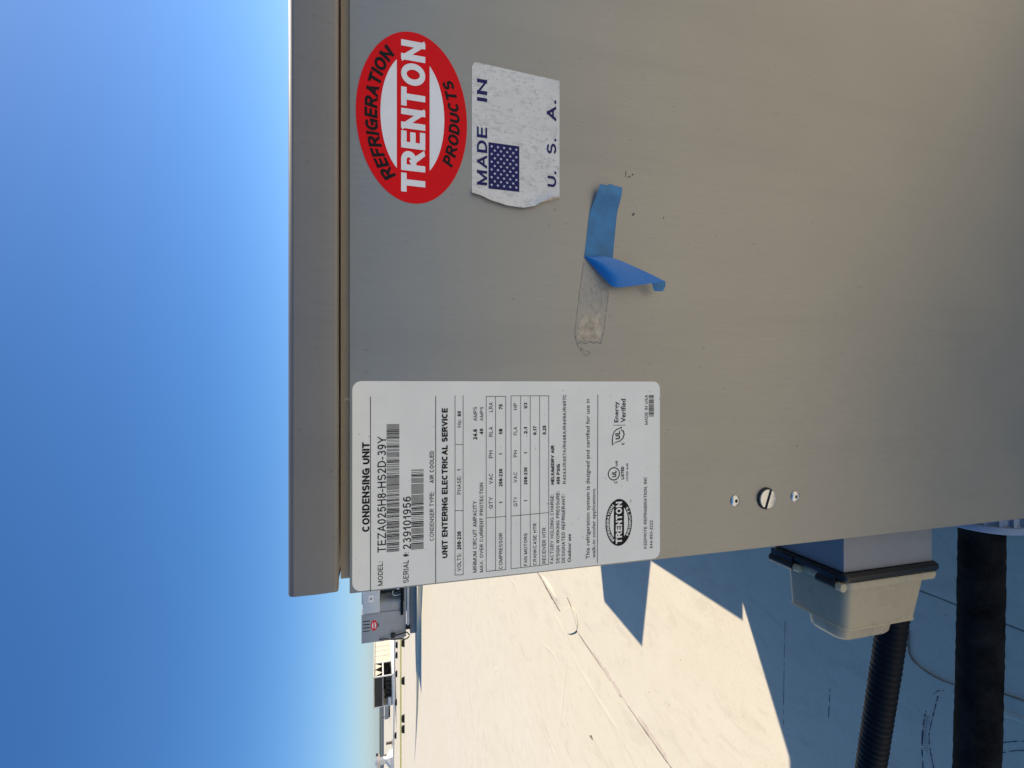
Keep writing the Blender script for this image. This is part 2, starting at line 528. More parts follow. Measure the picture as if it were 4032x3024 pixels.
def ribbon(name, mat, parent, pts, w, z, th=0.0008, taper=True, seed=0):
    rnd = random.Random(seed)
    bm = bmesh.new(); L, Rr = [], []
    n = len(pts)
    for i, p in enumerate(pts):
        a = Vector(pts[max(0, i-1)]); b = Vector(pts[min(n-1, i+1)])
        d = (b-a).normalized(); nn = Vector((-d.y, d.x))
        ww = w*rnd.uniform(0.45, 1.35)*(0.25 if taper and i in (0, n-1) else 1)
        L.append(Vector(p)+nn*ww*.5); Rr.append(Vector(p)-nn*ww*.5)
    v = [[bm.verts.new((q.x, q.y, zz)) for q in L] for zz in (z, z+th)] + [[bm.verts.new((q.x, q.y, zz)) for q in Rr] for zz in (z, z+th)]
    for i in range(n-1):
        bm.faces.new((v[1][i], v[1][i+1], v[3][i+1], v[3][i]))
        bm.faces.new((v[0][i], v[0][i+1], v[1][i+1], v[1][i]))
        bm.faces.new((v[2][i], v[3][i], v[3][i+1], v[2][i+1]))
    bm.faces.new((v[0][0], v[1][0], v[3][0], v[2][0])); bm.faces.new((v[0][-1], v[2][-1], v[3][-1], v[1][-1]))
    return bm_obj(name, bm, mat, parent)

def dense(pts, n):
    return [(p.x, p.y) for p in spline([(x, y, 0) for x, y in pts], n)]

# dirt and sealant caught along the welded edges
sh = lambda pts, d: [(x+d, y) for x, y in pts]
ribbon('seam_bead', M['caulk'], lapA, dense(sh(edgeA[:6], -0.004), 6), 0.008, 0.0015, 0.0035, seed=1)
ribbon('seam_bead', M['caulk'], lapA, dense(sh([(-1.351, 1.473), (-1.331, 1.762), (-1.284, 2.30)], -0.004), 22), 0.0075, 0.0015, 0.0035, seed=2)
ribbon('seam_bead', M['caulk'], lapA, dense(sh([(-1.286, 2.56), (-1.262, 2.72), (-1.222, 2.921), (-1.19, 3.3)], -0.006), 12), 0.015, 0.0015, 0.0045, seed=3)
ribbon('seam_bead', M['caulk'], lapB, dense(sh(edgeB[:6], -0.002), 5), 0.0030, 0.0058, 0.003, seed=4)

def ell(cx_, cy_, a, b, rot, n=28, p=2.6):
    out = []
    for k in range(n):
        t = 2*math.pi*k/n
        x = a*math.copysign(abs(math.cos(t))**(2/p), math.cos(t)); y = b*math.copysign(abs(math.sin(t))**(2/p), math.sin(t))
        out.append((cx_ + x*math.cos(rot)-y*math.sin(rot), cy_ + x*math.sin(rot)+y*math.cos(rot)))
    return out
patch = sheet('membrane_patch', M['sheet'], roof, ell(-1.275, 2.405, 0.062, 0.118, R(32)), 0.0082, 0.0026)
ribbon('seam_bead', M['caulk'], patch, dense([(-1.262, 2.30), (-1.20, 2.37), (-1.165, 2.44)], 6), 0.004, 0.0058, 0.003, seed=6)

def wrinkle(pts, w, h, z0, mat, parent, seed):
    """a soft raised fold of membrane along a polyline"""
    rnd = random.Random(seed); P_ = dense(pts, 8); n = len(P_); vs, fs = [], []
    for i, p in enumerate(P_):
        a = Vector(P_[max(0, i-1)]); b = Vector(P_[min(n-1, i+1)]); d = (b-a).normalized(); nn = Vector((-d.y, d.x))
        t = i/(n-1); k = math.sin(math.pi*t)**0.6*rnd.uniform(0.8, 1.1)
        for j in range(9):
            s = (j-4)/4
            q = Vector(p) + nn*s*w*0.5
            vs.append((q.x, q.y, z0 - 0.0015 + (h*k+0.0014)*(math.cos(s*math.pi)*.5+.5)))
    for i in range(n-1):
        for j in range(8):
            fs.append((i*9+j, i*9+j+1, (i+1)*9+j+1, (i+1)*9+j))
    bm = bmesh.new(); bv = [bm.verts.new(v) for v in vs]
    for f in fs: bm.faces.new([bv[i] for i in f])
    for f in bm.faces:
        f.normal_update()
        if f.normal.z < 0: f.normal_flip()
    me = bpy.data.meshes.new('membrane_wrinkle'); bm.to_mesh(me); bm.free()
    return finish('membrane_wrinkle', me, mat, parent, 180)
wrinkle([(-1.442, 2.446), (-1.470, 2.27), (-1.489, 2.112), (-1.505, 1.901), (-1.536, 1.712), (-1.57, 1.4)], 0.07, 0.0018, 0.0, M['roof'], roof, 1)
wrinkle([(-1.445, 2.46), (-1.594, 2.481), (-1.803, 2.53), (-2.1, 2.6)], 0.06, 0.002, 0.0, M['roof'], roof, 2)
wrinkle([(-1.36, 2.66), (-1.38, 2.55), (-1.43, 2.44)], 0.06, 0.0022, 0.0, M['roof'], roof, 3)
wrinkle([(-1.215, 2.86), (-1.225, 2.72), (-1.25, 2.60)], 0.05, 0.010, 0.0055, M['sheet'], roof, 4)
wrinkle([(-0.56, 0.56), (-0.542, 0.54), (-0.535, 0.50)], 0.02, 0.004, 0.0055, M['sheet'], roof, 7)
ribbon('seam_bead', M['caulk'], roof, dense([(-0.478, 0.689), (-0.521, 0.688), (-0.538, 0.669), (-0.54, 0.622), (-0.513, 0.551), (-0.503, 0.50)], 8), 0.0013, 0.0058, 0.004, seed=9)

rs = random.Random(11)
for k, (pts, w) in enumerate((([(-1.345, 1.78), (-1.325, 1.90), (-1.315, 2.02), (-1.300, 2.12)], .016), ([(-1.352, 1.50), (-1.340, 1.60), (-1.333, 1.70)], .022), ([(-1.275, 2.58), (-1.250, 2.70), (-1.222, 2.84)], .030), ([(-1.335, 1.84), (-1.322, 1.95), (-1.318, 2.00)], .030))):
    ribbon('runoff_stain', M['stain'], lapA, dense(sh(pts, .012), 9), w, 0.0052, 0.0006 + .0001*k, True, 60+k)
def scuff(pts, w, n=6, gap=0.25, seed=0):
    rnd = random.Random(seed); D_ = dense(pts, n)
    i = 0
    while i < len(D_)-3:
        k = rnd.randint(3, 7)
        seg = D_[i:i+k]
        if len(seg) >= 3:
            ribbon('scuff_mark', M['scuff'], roof, seg, w, 0.0057, 0.0004, True, rnd.randint(0, 999))
        i += k + (1 if rnd.random() < gap else 0) - 1
scuff([(-0.575, 0.640), (-0.601, 0.645), (-0.637, 0.652), (-0.665, 0.655), (-0.701, 0.65), (-0.74, 0.64)], 0.0016, 9, 0.5, 1)
scuff([(-0.615, 0.660), (-0.64, 0.664), (-0.687, 0.667), (-0.73, 0.665)], 0.0020, 9, 0.9, 2)
scuff([(-0.695, 0.86), (-0.73, 0.861), (-0.769, 0.864)], 0.0016, 8, 0.9, 3)
scuff([(-0.578, 0.648), (-0.566, 0.640), (-0.558, 0.627)], 0.0012, 7, 0.9, 4)
scuff([(-0.600, 0.555), (-0.591, 0.543), (-0.574, 0.522), (-0.56, 0.50)], 0.0014, 8, 0.2, 5)
scuff([(-0.620, 0.556), (-0.613, 0.549), (-0.589, 0.522), (-0.57, 0.49)], 0.0014, 8, 0.2, 6)
for k in range(16):          # short tyre-lug ticks across the curved scuff
    t = k/15; x = -0.622-0.07*t; y = 0.6555+0.004*math.sin(t*3)
    ribbon('scuff_mark', M['scuff'], roof, [(x, y-0.002), (x-0.003, y+0.002), (x-0.006, y+rs.uniform(0.004, 0.008))], 0.0006, 0.0062, 0.0003, True, k)
scuff([(-0.60, 0.985), (-0.66, 0.987), (-0.72, 0.988), (-0.80, 0.990), (-0.87, 0.990)], 0.0010, 9, 0.5, 8)
wr = random.Random(77)
for k in range(9):          # slack in the membrane: low soft swellings across the sunlit sheets
    x = wr.uniform(-2.6, -0.8); y = wr.uniform(1.5, 4.5); a = wr.uniform(1.0, 2.2); L_ = wr.uniform(.15, .45)
    on_lap = x > -1.15
    if -1.55 < x < -1.1: x -= .5
    wrinkle([(x, y), (x+.5*L_*math.cos(a), y+.5*L_*math.sin(a)), (x+L_*math.cos(a+.25), y+L_*math.sin(a+.25))], wr.uniform(.05, .10), wr.uniform(.0012, .0022), 0.0055 if on_lap else 0.0, M['sheet'] if on_lap else M['roof'], roof, 100+k)
# leaf scraps and grit on the sunlit sheet
for k, (x, y, a) in enumerate(((-1.72, 2.13, 1.2), (-0.98, 2.75, 0.4), (-0.88, 2.42, 1.0))):
    ribbon('debris_scrap', M['caulk'], roof, [(x, y), (x+.012*math.cos(a), y+.012*math.sin(a)), (x+.03*math.cos(a+.5), y+.03*math.sin(a+.5))], 0.011, 0.001 if k == 0 else 0.0062, 0.004, True, 40+k)

# ------------------------------------------------------------------ the condensing unit in front
UX0, UX1, UY0, UY1 = -0.1413, 0.86, 0.34, 1.372
unit = thing('condensing_unit', (0.36, 0.86, 0), 'large grey sheet metal condensing unit filling the foreground, with stickers on its front panel', 'condensing unit', 'condensing units on the roof')
front = box('front_panel', M['panel'], unit, UX0, UX1, UY0, UY0+0.0016, 0.18, 1.0187, 0.0006, 2)
box('side_panel', M['panel'], unit, UX0+0.0008, UX0+0.003, UY0+0.0018, UY1, 0.18, 1.012, 0.0005)
box('side_panel', M['panel'], unit, UX1-0.003, UX1-0.0008, UY0+0.0018, UY1, 0.18, 1.012, 0.0005)
box('rear_panel', M['panel'], unit, UX0+0.0032, UX1-0.0032, UY1-0.003, UY1-0.0008, 0.18, 1.012, 0.0005)
box('floor_pan', M['galv'], unit, UX0+0.004, UX1-0.004, UY0+0.004, UY1-0.004, 0.19, 0.21)
for y in (0.42, 1.26):
    box('base_rail', M['galv'], unit, UX0+0.02, UX1-0.02, y, y+0.06, 0.05, 0.18, 0.004)
    for x in (-0.08, 0.34, 0.74):
        box('foot', M['block'], unit, x, x+0.10, y-0.02, y+0.08, 0.010, 0.05, 0.005)
box('top_rail', M['rail'], unit, -0.134, UX1-0.01, 0.349, 0.351, 0.95, 1.0250)
hp = [(.3400, 1.0253), (.3296, 1.0250), (.3282, 1.0262), (.3281, 1.037), (.3277, 1.0520), (.3292, 1.0542), (.3315, 1.0552), (1.386, 1.066), (1.386, 1.027), (.345, 1.027)]
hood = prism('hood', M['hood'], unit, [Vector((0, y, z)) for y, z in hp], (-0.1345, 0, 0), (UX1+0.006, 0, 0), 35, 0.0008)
# unseen boxes and plate added behind the cabinet, shaped to cast the roof shadow
box('rear_shadow_block', M['panel'], unit, -0.150, 0.80, 1.392, 2.06, 0.10, 0.65, 0.003)
box('shadow_plate_base', M['galv'], unit, 0.06, 0.80, 2.062, 2.45, 0.10, 1.03, 0.004)
prism('rear_shadow_plate', M['hood'], unit, [Vector((-.181, 2.094, 0)), Vector((.196, 2.027, 0)), Vector((.84, 2.00, 0)), Vector((.84, 2.52, 0)), Vector((.042, 2.463, 0)), Vector((-.148, 2.418, 0))], (0, 0, 1.032), (0, 0, 1.052))

# fasteners on the front panel
def rivet(x, z):
    r = lathe('rivet', M['bolt'], front, (x, UY0, z), (0, -1, 0), [(0, .0046), (.0006, .0046), (.0011, .0040), (.0017, .0028), (.0017, .0016), (.0004, .0012)], 20)
    lathe('rivet_mandrel', M['dark'], r, (x, UY0, z), (0, -1, 0), [(0.0002, .0011), (.0007, .0011)], 10)
rivet(-.0988, 1-.2909); rivet(-.0992, 1-.3540)
sc = (-.0988, 1-.3226)
lathe('latch_washer', M['dark'], front, (sc[0], UY0, sc[1]), (0, -1, 0), [(0, .0094), (.0006, .0094), (.0009, .0088)], 28)
sa = R(-20)
for sgn in (-1, 1):
    pts = []
    a0 = math.asin(.0011/.0082)
    for k in range(15):
        a = a0 + (math.pi-2*a0)*k/14
        px, pz = .0082*math.cos(a), sgn*.0082*math.sin(a)
        pts.append(Vector((sc[0]+px*math.cos(sa)-pz*math.sin(sa), 0, sc[1]+px*math.sin(sa)+pz*math.cos(sa))))
    prism('latch_head', M['bolt'], front, pts, (0, UY0-.0009, 0), (0, UY0-.0032, 0), 35, 0.0006)

# small dents, scratches and specks on the sheet
def fleck(x, z, w, h, rot, mat):
    pts = []
    rnd = random.Random(int(abs(x*1e5)+abs(z*1e5)))
    for k in range(8):
        a = 2*math.pi*k/8; q = rnd.uniform(0.6, 1.1)
        px, pz = w*.5*math.cos(a)*q, h*.5*math.sin(a)*q
        pts.append(Vector((x+px*math.cos(rot)-pz*math.sin(rot), 0, z+px*math.sin(rot)+pz*math.cos(rot))))
    prism('surface_mark', mat, front, pts, (0, UY0+.0002, 0), (0, UY0-.00012, 0))
M['mark'] = pmat('scratch_grey', (0.13, 0.12, 0.10), 0.8, var=0.4, scale=400)
for a in ((.164, -.191, .0012, .0035, .3), (.166, -.194, .0016, .0022, .8), (.166, -.188, .0008, .007, 1.5), (.1345, -.1945, .0022, .0036, .4), (.1345, -.222, .0008, .004, 1.4), (.193, -.192, .001, .001, 0), (-.055, -.356, .0016, .0014, 0), (-.0372, -.2266, .0012, .0012, 0), (.03, -.26, .0012, .001, 0), (.12, -.31, .001, .001, 0)):
    fleck(a[0], 1+a[1], a[2], a[3], a[4], M['mark'])
M['bird'] = pmat('pale_dropping', (0.62, 0.56, 0.46), 0.8, var=0.2, scale=500)
prism('surface_mark', M['bird'], unit, [Vector((x, 0, z)) for x, z in ((-.0105, 1.0175), (-.0090, 1.0215), (-.0120, 1.0235), (-.0108, 1.0210), (-.0125, 1.0185))], (0, .3491, 0), (0, .3483, 0))

# ------------------------------------------------------------------ lettering machinery (flat print turned to mesh)
JOBS = []
def arc(cx_, cy_, rx, ry, a0, a1, n=10):
    return [(cx_+rx*math.cos(R(a0+(a1-a0)*k/n)), cy_+ry*math.sin(R(a0+(a1-a0)*k/n))) for k in range(n+1)]
G_ = {   # plain grotesque capitals and figures as stroke centre lines in a unit box: (width, strokes)
 'A': (.74, [[(0, 0), (.5, 1)], [(.5, 1), (1, 0)], [(.17, .31), (.83, .31)]]),
 'B': (.68, [[(0, 0), (0, 1)], [(0, 1), (.55, 1)]+arc(.58, .77, .36, .23, 90, -90, 8)+[(0, .54)], [(.5, .54)]+arc(.60, .27, .40, .27, 90, -90, 8)+[(0, 0)]]),
 'C': (.76, [arc(.5, .5, .5, .5, 42, 318, 22)]),
 'D': (.72, [[(0, 0), (0, 1)], [(0, 1), (.42, 1)]+arc(.42, .5, .58, .5, 82, -82, 16)+[(.42, 0), (0, 0)]]),
 'E': (.62, [[(0, 0), (0, 1)], [(0, 1), (1, 1)], [(0, .52), (.93, .52)], [(0, 0), (1, 0)]]),
 'F': (.58, [[(0, 0), (0, 1)], [(0, 1), (1, 1)], [(0, .5), (.88, .5)]]),
 'G': (.80, [arc(.5, .5, .5, .5, 42, 300, 22), [(.56, .44), (1, .44)], [(1, .50), (1, 0)]]),
 'H': (.72, [[(0, 0), (0, 1)], [(1, 0), (1, 1)], [(0, .53), (1, .53)]]),
 'I': (0, [[(.5, 0), (.5, 1)]]),
 'J': (.54, [[(1, 1), (1, .34)]+arc(.5, .34, .5, .34, 0, -180, 12)]),
 'K': (.74, [[(0, 0), (0, 1)], [(1, 1), (0, .35)], [(.36, .58), (1, 0)]]),
 'L': (.58, [[(0, 0), (0, 1)], [(0, 0), (1, 0)]]),
 'M': (.86, [[(0, 0), (0, 1)], [(0, 1), (.5, 0)], [(.5, 0), (1, 1)], [(1, 1), (1, 0)]]),
 'N': (.72, [[(0, 0), (0, 1)], [(0, 1), (1, 0)], [(1, 0), (1, 1)]]),
 'O': (.80, [arc(.5, .5, .5, .5, 90, 450, 32)]),
 'P': (.66, [[(0, 0), (0, 1)], [(0, 1), (.55, 1)]+arc(.58, .73, .42, .27, 90, -90, 10)+[(0, .46)]]),
 'Q': (.80, [arc(.5, .5, .5, .5, 90, 450, 32), [(.62, .26), (1, 0)]]),
 'R': (.72, [[(0, 0), (0, 1)], [(0, 1), (.55, 1)]+arc(.58, .74, .40, .26, 90, -90, 10)+[(0, .48)], [(.50, .48), (1, 0)]]),
 'S': (.68, [arc(.5, .755, .46, .245, 22, 260, 14)+arc(.5, .265, .5, .265, 80, -158, 14)]),
 'T': (.68, [[(.5, 0), (.5, 1)], [(0, 1), (1, 1)]]),
 'U': (.72, [[(0, 1), (0, .36)]+arc(.5, .36, .5, .36, 180, 360, 16)+[(1, 1)]]),
 'V': (.74, [[(0, 1), (.5, 0)], [(.5, 0), (1, 1)]]),
 'W': (1.0, [[(0, 1), (.25, 0)], [(.25, 0), (.5, 1)], [(.5, 1), (.75, 0)], [(.75, 0), (1, 1)]]),
 'X': (.74, [[(0, 0), (1, 1)], [(0, 1), (1, 0)]]),
 'Y': (.76, [[(.5, 0), (.5, .46)], [(0, 1), (.5, .42)], [(1, 1), (.5, .42)]]),
 'Z': (.66, [[(0, 1), (1, 1)], [(0, 0), (1, 1)], [(0, 0), (1, 0)]]),
 '0': (.56, [arc(.5, .5, .5, .5, 90, 450, 28)]),
 '1': (.36, [[(.85, 0), (.85, 1)], [(.85, 1), (0, .72)]]),
 '2': (.56, [arc(.49, .73, .47, .27, 168, -38, 12)+[(0, 0)], [(0, 0), (1, 0)]]),
 '3': (.56, [arc(.48, .755, .44, .245, 158, -85, 12), [(.36, .53)]+arc(.48, .27, .52, .27, 88, -158, 14)]),
 '4': (.60, [[(.76, 0), (.76, 1)], [(.76, 1), (0, .30)], [(0, .28), (1, .28)]]),
 '5': (.56, [[(.92, 1), (.18, 1)], [(.18, 1), (.06, .50)], arc(.48, .32, .52, .32, 140, -160, 16)]),
 '6': (.56, [arc(.5, .31, .5, .31, 90, 450, 22), arc(.56, .5, .56, .5, 52, 190, 14)]),
 '7': (.54, [[(0, 1), (1, 1)], [(1, 1), (.34, 0)]]),
 '8': (.56, [arc(.5, .765, .43, .235, 90, 450, 20), arc(.5, .265, .5, .265, 90, 450, 22)]),
 '9': (.56, [arc(.5, .69, .5, .31, 90, 450, 22), arc(.44, .5, .56, .5, 10, -128, 14)]),
 '-': (.32, [[(0, .38), (1, .38)]]), '/': (.30, [[(0, 0), (1, 1)]]), '.': (0, [[(.5, 0), (.5, .03)]]), ',': (0, [[(.5, -.12), (.5, .03)]]),
 ':': (0, [[(.5, 0), (.5, .03)], [(.5, .62), (.5, .66)]]), '#': (.56, [[(.2, 0), (.38, 1)], [(.62, 0), (.80, 1)], [(0, .34), (1, .34)], [(0, .66), (1, .66)]]), ' ': (.30, []),
}
STROKES = []
def stroke_text(body, th, y_step=4e-6, shear=0.0):
    """mesh data (x, y up, layer) of a line of capitals; stroke weight th, cap height 1"""
    vs, fs = [], []; pen = 0.0; gap = .16 - .07*(th > .2)
    layer = 0
    for ch in body:
        w, strokes = G_[ch]
        w = max(w, th) if ch != ' ' else w
        for st in strokes:
            pts = [Vector((pen+th/2+x*(w-th), th/2+y*(1-th))) for x, y in st]
            if len(pts) == 2:      # diagonals and stems: run past the ends, cut square with the cap and base lines
                d = (pts[1]-pts[0]).normalized()
                if abs(d.y) > .2:
                    pts = [pts[0]-d*th*(.5/abs(d.y)+.1 if abs(d.x) > .05 else .5), pts[1]+d*th*(.5/abs(d.y)+.1 if abs(d.x) > .05 else .5)]
                else:
                    pts = [pts[0]-d*th*.5, pts[1]+d*th*.5]
            n = len(pts); closed = n > 8 and (pts[0]-pts[-1]).length < 1e-5
            k0 = len(vs)
            for i, p in enumerate(pts):
                a = pts[i-1] if i else (pts[-2] if closed else p); b = pts[i+1] if i < n-1 else (pts[1] if closed else p)
                d0 = (p-a); d1 = (b-p)
                d0 = d0.normalized() if d0.length > 1e-9 else d1.normalized()
                d1 = d1.normalized() if d1.length > 1e-9 else d0
                t = (d0+d1).normalized(); nn = Vector((-t.y, t.x)); kk = th/2/max(.5, nn.dot(Vector((-d0.y, d0.x))))
                for s in (1, -1):
                    q = p+nn*kk*s
                    yy = q.y if ch in ',' else max(0.0, min(1.0, q.y))
                    vs.append((q.x+shear*yy, yy, layer*y_step))
            for i in range(n-1): fs.append((k0+2*i, k0+2*i+1, k0+2*i+3, k0+2*i+2))
            layer += 1
        pen += w+gap
    return vs, fs

def text_job(body, parent, mat, fn, bold=0, shear=0.0, name='lettering'):
    if all(c in G_ for c in body):
        STROKES.append((body, parent, mat, fn, (.135, .17, .215, .225)[bold], shear, name))
        return
    cu = bpy.data.curves.new('t', 'FONT')
    cu.body = body; cu.size = 1.0; cu.resolution_u = 3
    cu.offset = (0.006, 0.010, 0.018, 0.018)[bold]; cu.shear = shear
    o = bpy.data.objects.new('t', cu); col.objects.link(o)
    JOBS.append((o, parent, mat, fn, name))

def run_jobs():
    for body, parent, mat, fn, th, shear, name in STROKES:
        vs, fs = stroke_text(body, th, 4e-6, shear)
        x0 = min(v[0] for v in vs); x1 = max(v[0] for v in vs)
        out = []
        for x, y, l in vs:
            p = fn((x-x0)/(x1-x0), y); out.append((p.x, p.y-l, p.z))
        o = pydata(name, out, fs, mat, parent)
        me = o.data
        bad = [p.index for p in me.polygons if p.normal.y > 0]
        if bad:
            bm = bmesh.new(); bm.from_mesh(me); bm.faces.ensure_lookup_table()
            for i in bad: bm.faces[i].normal_flip()
            bm.to_mesh(me); bm.free()
    h = bpy.data.objects.new('h', bpy.data.curves.new('h', 'FONT')); h.data.body = 'H'; col.objects.link(h)
    bpy.context.view_layer.update()
    dg = bpy.context.evaluated_depsgraph_get()
    hm = h.evaluated_get(dg).to_mesh()
    cap = max(v.co.y for v in hm.vertices)
    done = []
    for o, parent, mat, fn, name in JOBS:
        me = bpy.data.meshes.new_from_object(o.evaluated_get(dg))
        done.append((me, parent, mat, fn, name))
    for o, *_ in JOBS:
        d = o.data; bpy.data.objects.remove(o); bpy.data.curves.remove(d)
    d = h.data; bpy.data.objects.remove(h); bpy.data.curves.remove(d)
    for me, parent, mat, fn, name in done:
        me.materials.clear(); me.name = name
        xs = [v.co.x for v in me.vertices]
        x0, x1 = min(xs), max(xs)
        for v in me.vertices:
            v.co = fn((v.co.x-x0)/(x1-x0), v.co.y/cap)
        me.update()
        finish(name, me, mat, parent)

def straight(x0, x1, zb, caph, y):
    """mm on the panel, measured from the camera's height"""
    return lambda s, t: Vector(((x0+(x1-x0)*s)*.001, y, 1+(zb+caph*t)*.001))

def on_arc(cx_, cz_, a, b, t0, t1, caph, y, inward=False):
    """text following an ellipse from angle t0 to t1 (degrees), letters standing on it"""
    N = 200; ang = [R(t0+(t1-t0)*i/N) for i in range(N+1)]; L = [0]
    pt = [Vector((cx_+a*math.cos(q), cz_+b*math.sin(q))) for q in ang]
    for i in range(N): L.append(L[-1]+(pt[i+1]-pt[i]).length)
    def fn(s, t):
        d = s*L[-1]; i = 0
        while i < N-1 and L[i+1] < d: i += 1
        f_ = (d-L[i])/max(1e-9, L[i+1]-L[i]); p = pt[i].lerp(pt[i+1], f_); tg = (pt[i+1]-pt[i]).normalized()
        nn = Vector((-tg.y, tg.x))
        p = p + nn*caph*t
        return Vector((p.x*.001, y, 1+p.y*.001))
    return fn

def flat_poly(name, mat, parent, pts, y0, y1):
    return prism(name, mat, parent, [Vector((x*.001, 0, 1+z*.001)) for x, z in pts], (0, y0, 0), (0, y1, 0))

def ellipse(cx_, cz_, a, b, n=64, t0=0, t1=360):
    return [(cx_+a*math.cos(R(t0+(t1-t0)*k/n)), cz_+b*math.sin(R(t0+(t1-t0)*k/n))) for k in range(n + (0 if t1-t0 == 360 else 1))]

def ring(name, mat, parent, outer, inner, y):
    n = len(outer); vs = [(x*.001, y, 1+z*.001) for x, z in outer+inner]
    fs = [(i, n+i, n+(i+1) % n, (i+1) % n) for i in range(n)]
    bm = bmesh.new(); bv = [bm.verts.new(v) for v in vs]
    for f in fs: bm.faces.new([bv[i] for i in f])
    bm.normal_update()
    for f in bm.faces:
        if f.normal.y > 0: f.normal_flip()
    me = bpy.data.meshes.new(name); bm.to_mesh(me); bm.free()
    return finish(name, me, mat, parent)

def face(name, mat, parent, pts, y):
    o = pydata(name, [(x*.001, y, 1+z*.001) for x, z in pts], [tuple(range(len(pts)))], mat, parent)
    return o

# ------------------------------------------------------------------ nameplate
YL = UY0 - 0.0003
def rr2(x0, x1, z0, z1, r, n=6):
    out = []
    for (a, b, q) in ((x1-r, z1-r, 0), (x0+r, z1-r, 90), (x0+r, z0+r, 180), (x1-r, z0+r, 270)):
        for k in range(n+1):
            t = R(q+90*k/n); out.append((a+r*math.cos(t), b+r*math.sin(t)))
    return out
plate = flat_poly('nameplate', M['label'], unit, rr2(-140.2, 2.0, -218.4, 17.0, 6.0), UY0-0.00003, YL)
plate['label'] = 'tall white printed rating nameplate with barcodes and tables'
YT = YL - 0.00012
for s, x0, x1, zb, ch, b in TEXTS:
    if s == '1': x0, x1 = (x0+x1)/2-.55, (x0+x1)/2+.55
    text_job(s, plate, M['ink'], straight(x0, x1, zb, ch, YT), b)
def rule(x0, z0, x1, z1, w=0.30):
    d = Vector((x1-x0, z1-z0)).normalized(); n = Vector((-d.y, d.x))*w*.5; e = d*w*.5
    a = Vector((x0, z0))-e; b = Vector((x1, z1))+e
    return [(a-n)[:], (b-n)[:], (b+n)[:], (a+n)[:]]
def quads(name, mat, parent, qs, y):
    vs, fs = [], []
    for q in qs:
        k = len(vs)
        if (q[1][0]-q[0][0])*(q[2][1]-q[0][1])-(q[1][1]-q[0][1])*(q[2][0]-q[0][0]) < 0: q = q[::-1]
        vs += [(x*.001, y, 1+z*.001) for x, z in q]; fs.append((k, k+1, k+2, k+3))
    return pydata(name, vs, fs, mat, parent)
for i, r in enumerate(RULES):
    quads('ruled_line', M['ink'], plate, [rule(*r, 0.48 if i in (0, 1, 21) else 0.36)], YT - 0.00001*(i % 3))
def barcode(x0, x1, z0, z1, seed, mod):
    rnd = random.Random(seed); x = x0; qs = []
    while x < x1:
        w = mod*rnd.choice((1, 1, 1, 2.3)); qs.append([(x, z0), (min(x+w, x1), z0), (min(x+w, x1), z1), (x, z1)])
        x += w + mod*rnd.choice((1, 1, 1, 2.3))
    quads('barcode', M['ink'], plate, qs, YT)
barcode(-115.4, -27.5, -13.9, -5.4, 1, 0.30)
barcode(-115.2, -59.6, -30.5, -22.0, 2, 0.36)
barcode(-26.0, -8.8, -212.9, -208.2, 3, 0.26)
# black oval emblem on the nameplate
LC = (-108.6, -181.8)
face('emblem_disc', M['ink'], plate, ellipse(*LC, 18.4, 11.5), YT)
face('emblem_lens', M['label'], plate, [p for p in ellipse(*LC, 13.6, 8.0, 64) if p[1] > LC[1]+4.3], YT-.00008)
face('emblem_lens', M['label'], plate, [p for p in ellipse(*LC, 13.6, 8.0, 64) if p[1] < LC[1]-4.2], YT-.00008)
text_job('TRENTON', plate, M['label'], straight(-125.2, -91.9, -184.4, 5.4, YT-.00016), 3)
text_job('REFRIGERATION', plate, M['label'], on_arc(*LC, 14.6, 8.6, 154, 26, 2.2, YT-.00008), 2)
text_job('PRODUCTS', plate, M['label'], on_arc(*LC, 16.8, 10.6, 228, 316, 2.0, YT-.00008), 2)
# listing marks
UC = (-70.3, -177.5)
ring('listing_ring', M['ink'], plate, ellipse(*UC, 5.2, 5.2, 36), ellipse(*UC, 4.4, 4.4, 36), YT)
leaf_o = [(-48.2, -175.9), (-44.0, -175.7), (-40.6, -176.1), (-37.6, -177.2), (-35.6, -179.2), (-34.6, -181.8), (-33.6, -184.2), (-34.4, -184.6), (-35.8, -183.6), (-36.6, -186.0), (-39.5, -186.9), (-43.0, -185.6), (-45.2, -182.6), (-46.0, -179.0)]
lc = (-40.5, -181)
leaf_i = [(lc[0]+(x-lc[0])*.86, lc[1]+(z-lc[1])*.84) for x, z in leaf_o]
ring('verified_leaf', M['ink'], plate, leaf_o, leaf_i, YT)

# ------------------------------------------------------------------ red oval decal
OC = (185.3, -23.2)
oval = flat_poly('oval_decal', M['red'], unit, ellipse(*OC, 59.6, 38.0, 96), UY0-0.00003, YL)
oval['label'] = 'red oval decal with white lettering and black arched words'
face('white_lens', M['white'], oval, [p for p in ellipse(186.5, -23.1, 43.3, 21.8, 180) if p[1] > -12.5], YT)
face('white_lens', M['white'], oval, [p for p in ellipse(186.5, -23.1, 43.3, 21.8, 180) if p[1] < -34.1], YT)
text_job('TRENTON', oval, M['white'], straight(133.3, 239.8, -31.6, 16.5, YT), 3)
text_job('REFRIGERATION', oval, M['ink'], on_arc(186.0, -23.2, 47.6, 23.9, 152, 29, 8.4, YT), 2, 0.14)
text_job('PRODUCTS', oval, M['ink'], on_arc(185.0, -23.2, 56.0, 32.8, 236, 304, 7.8, YT), 2, 0.14)

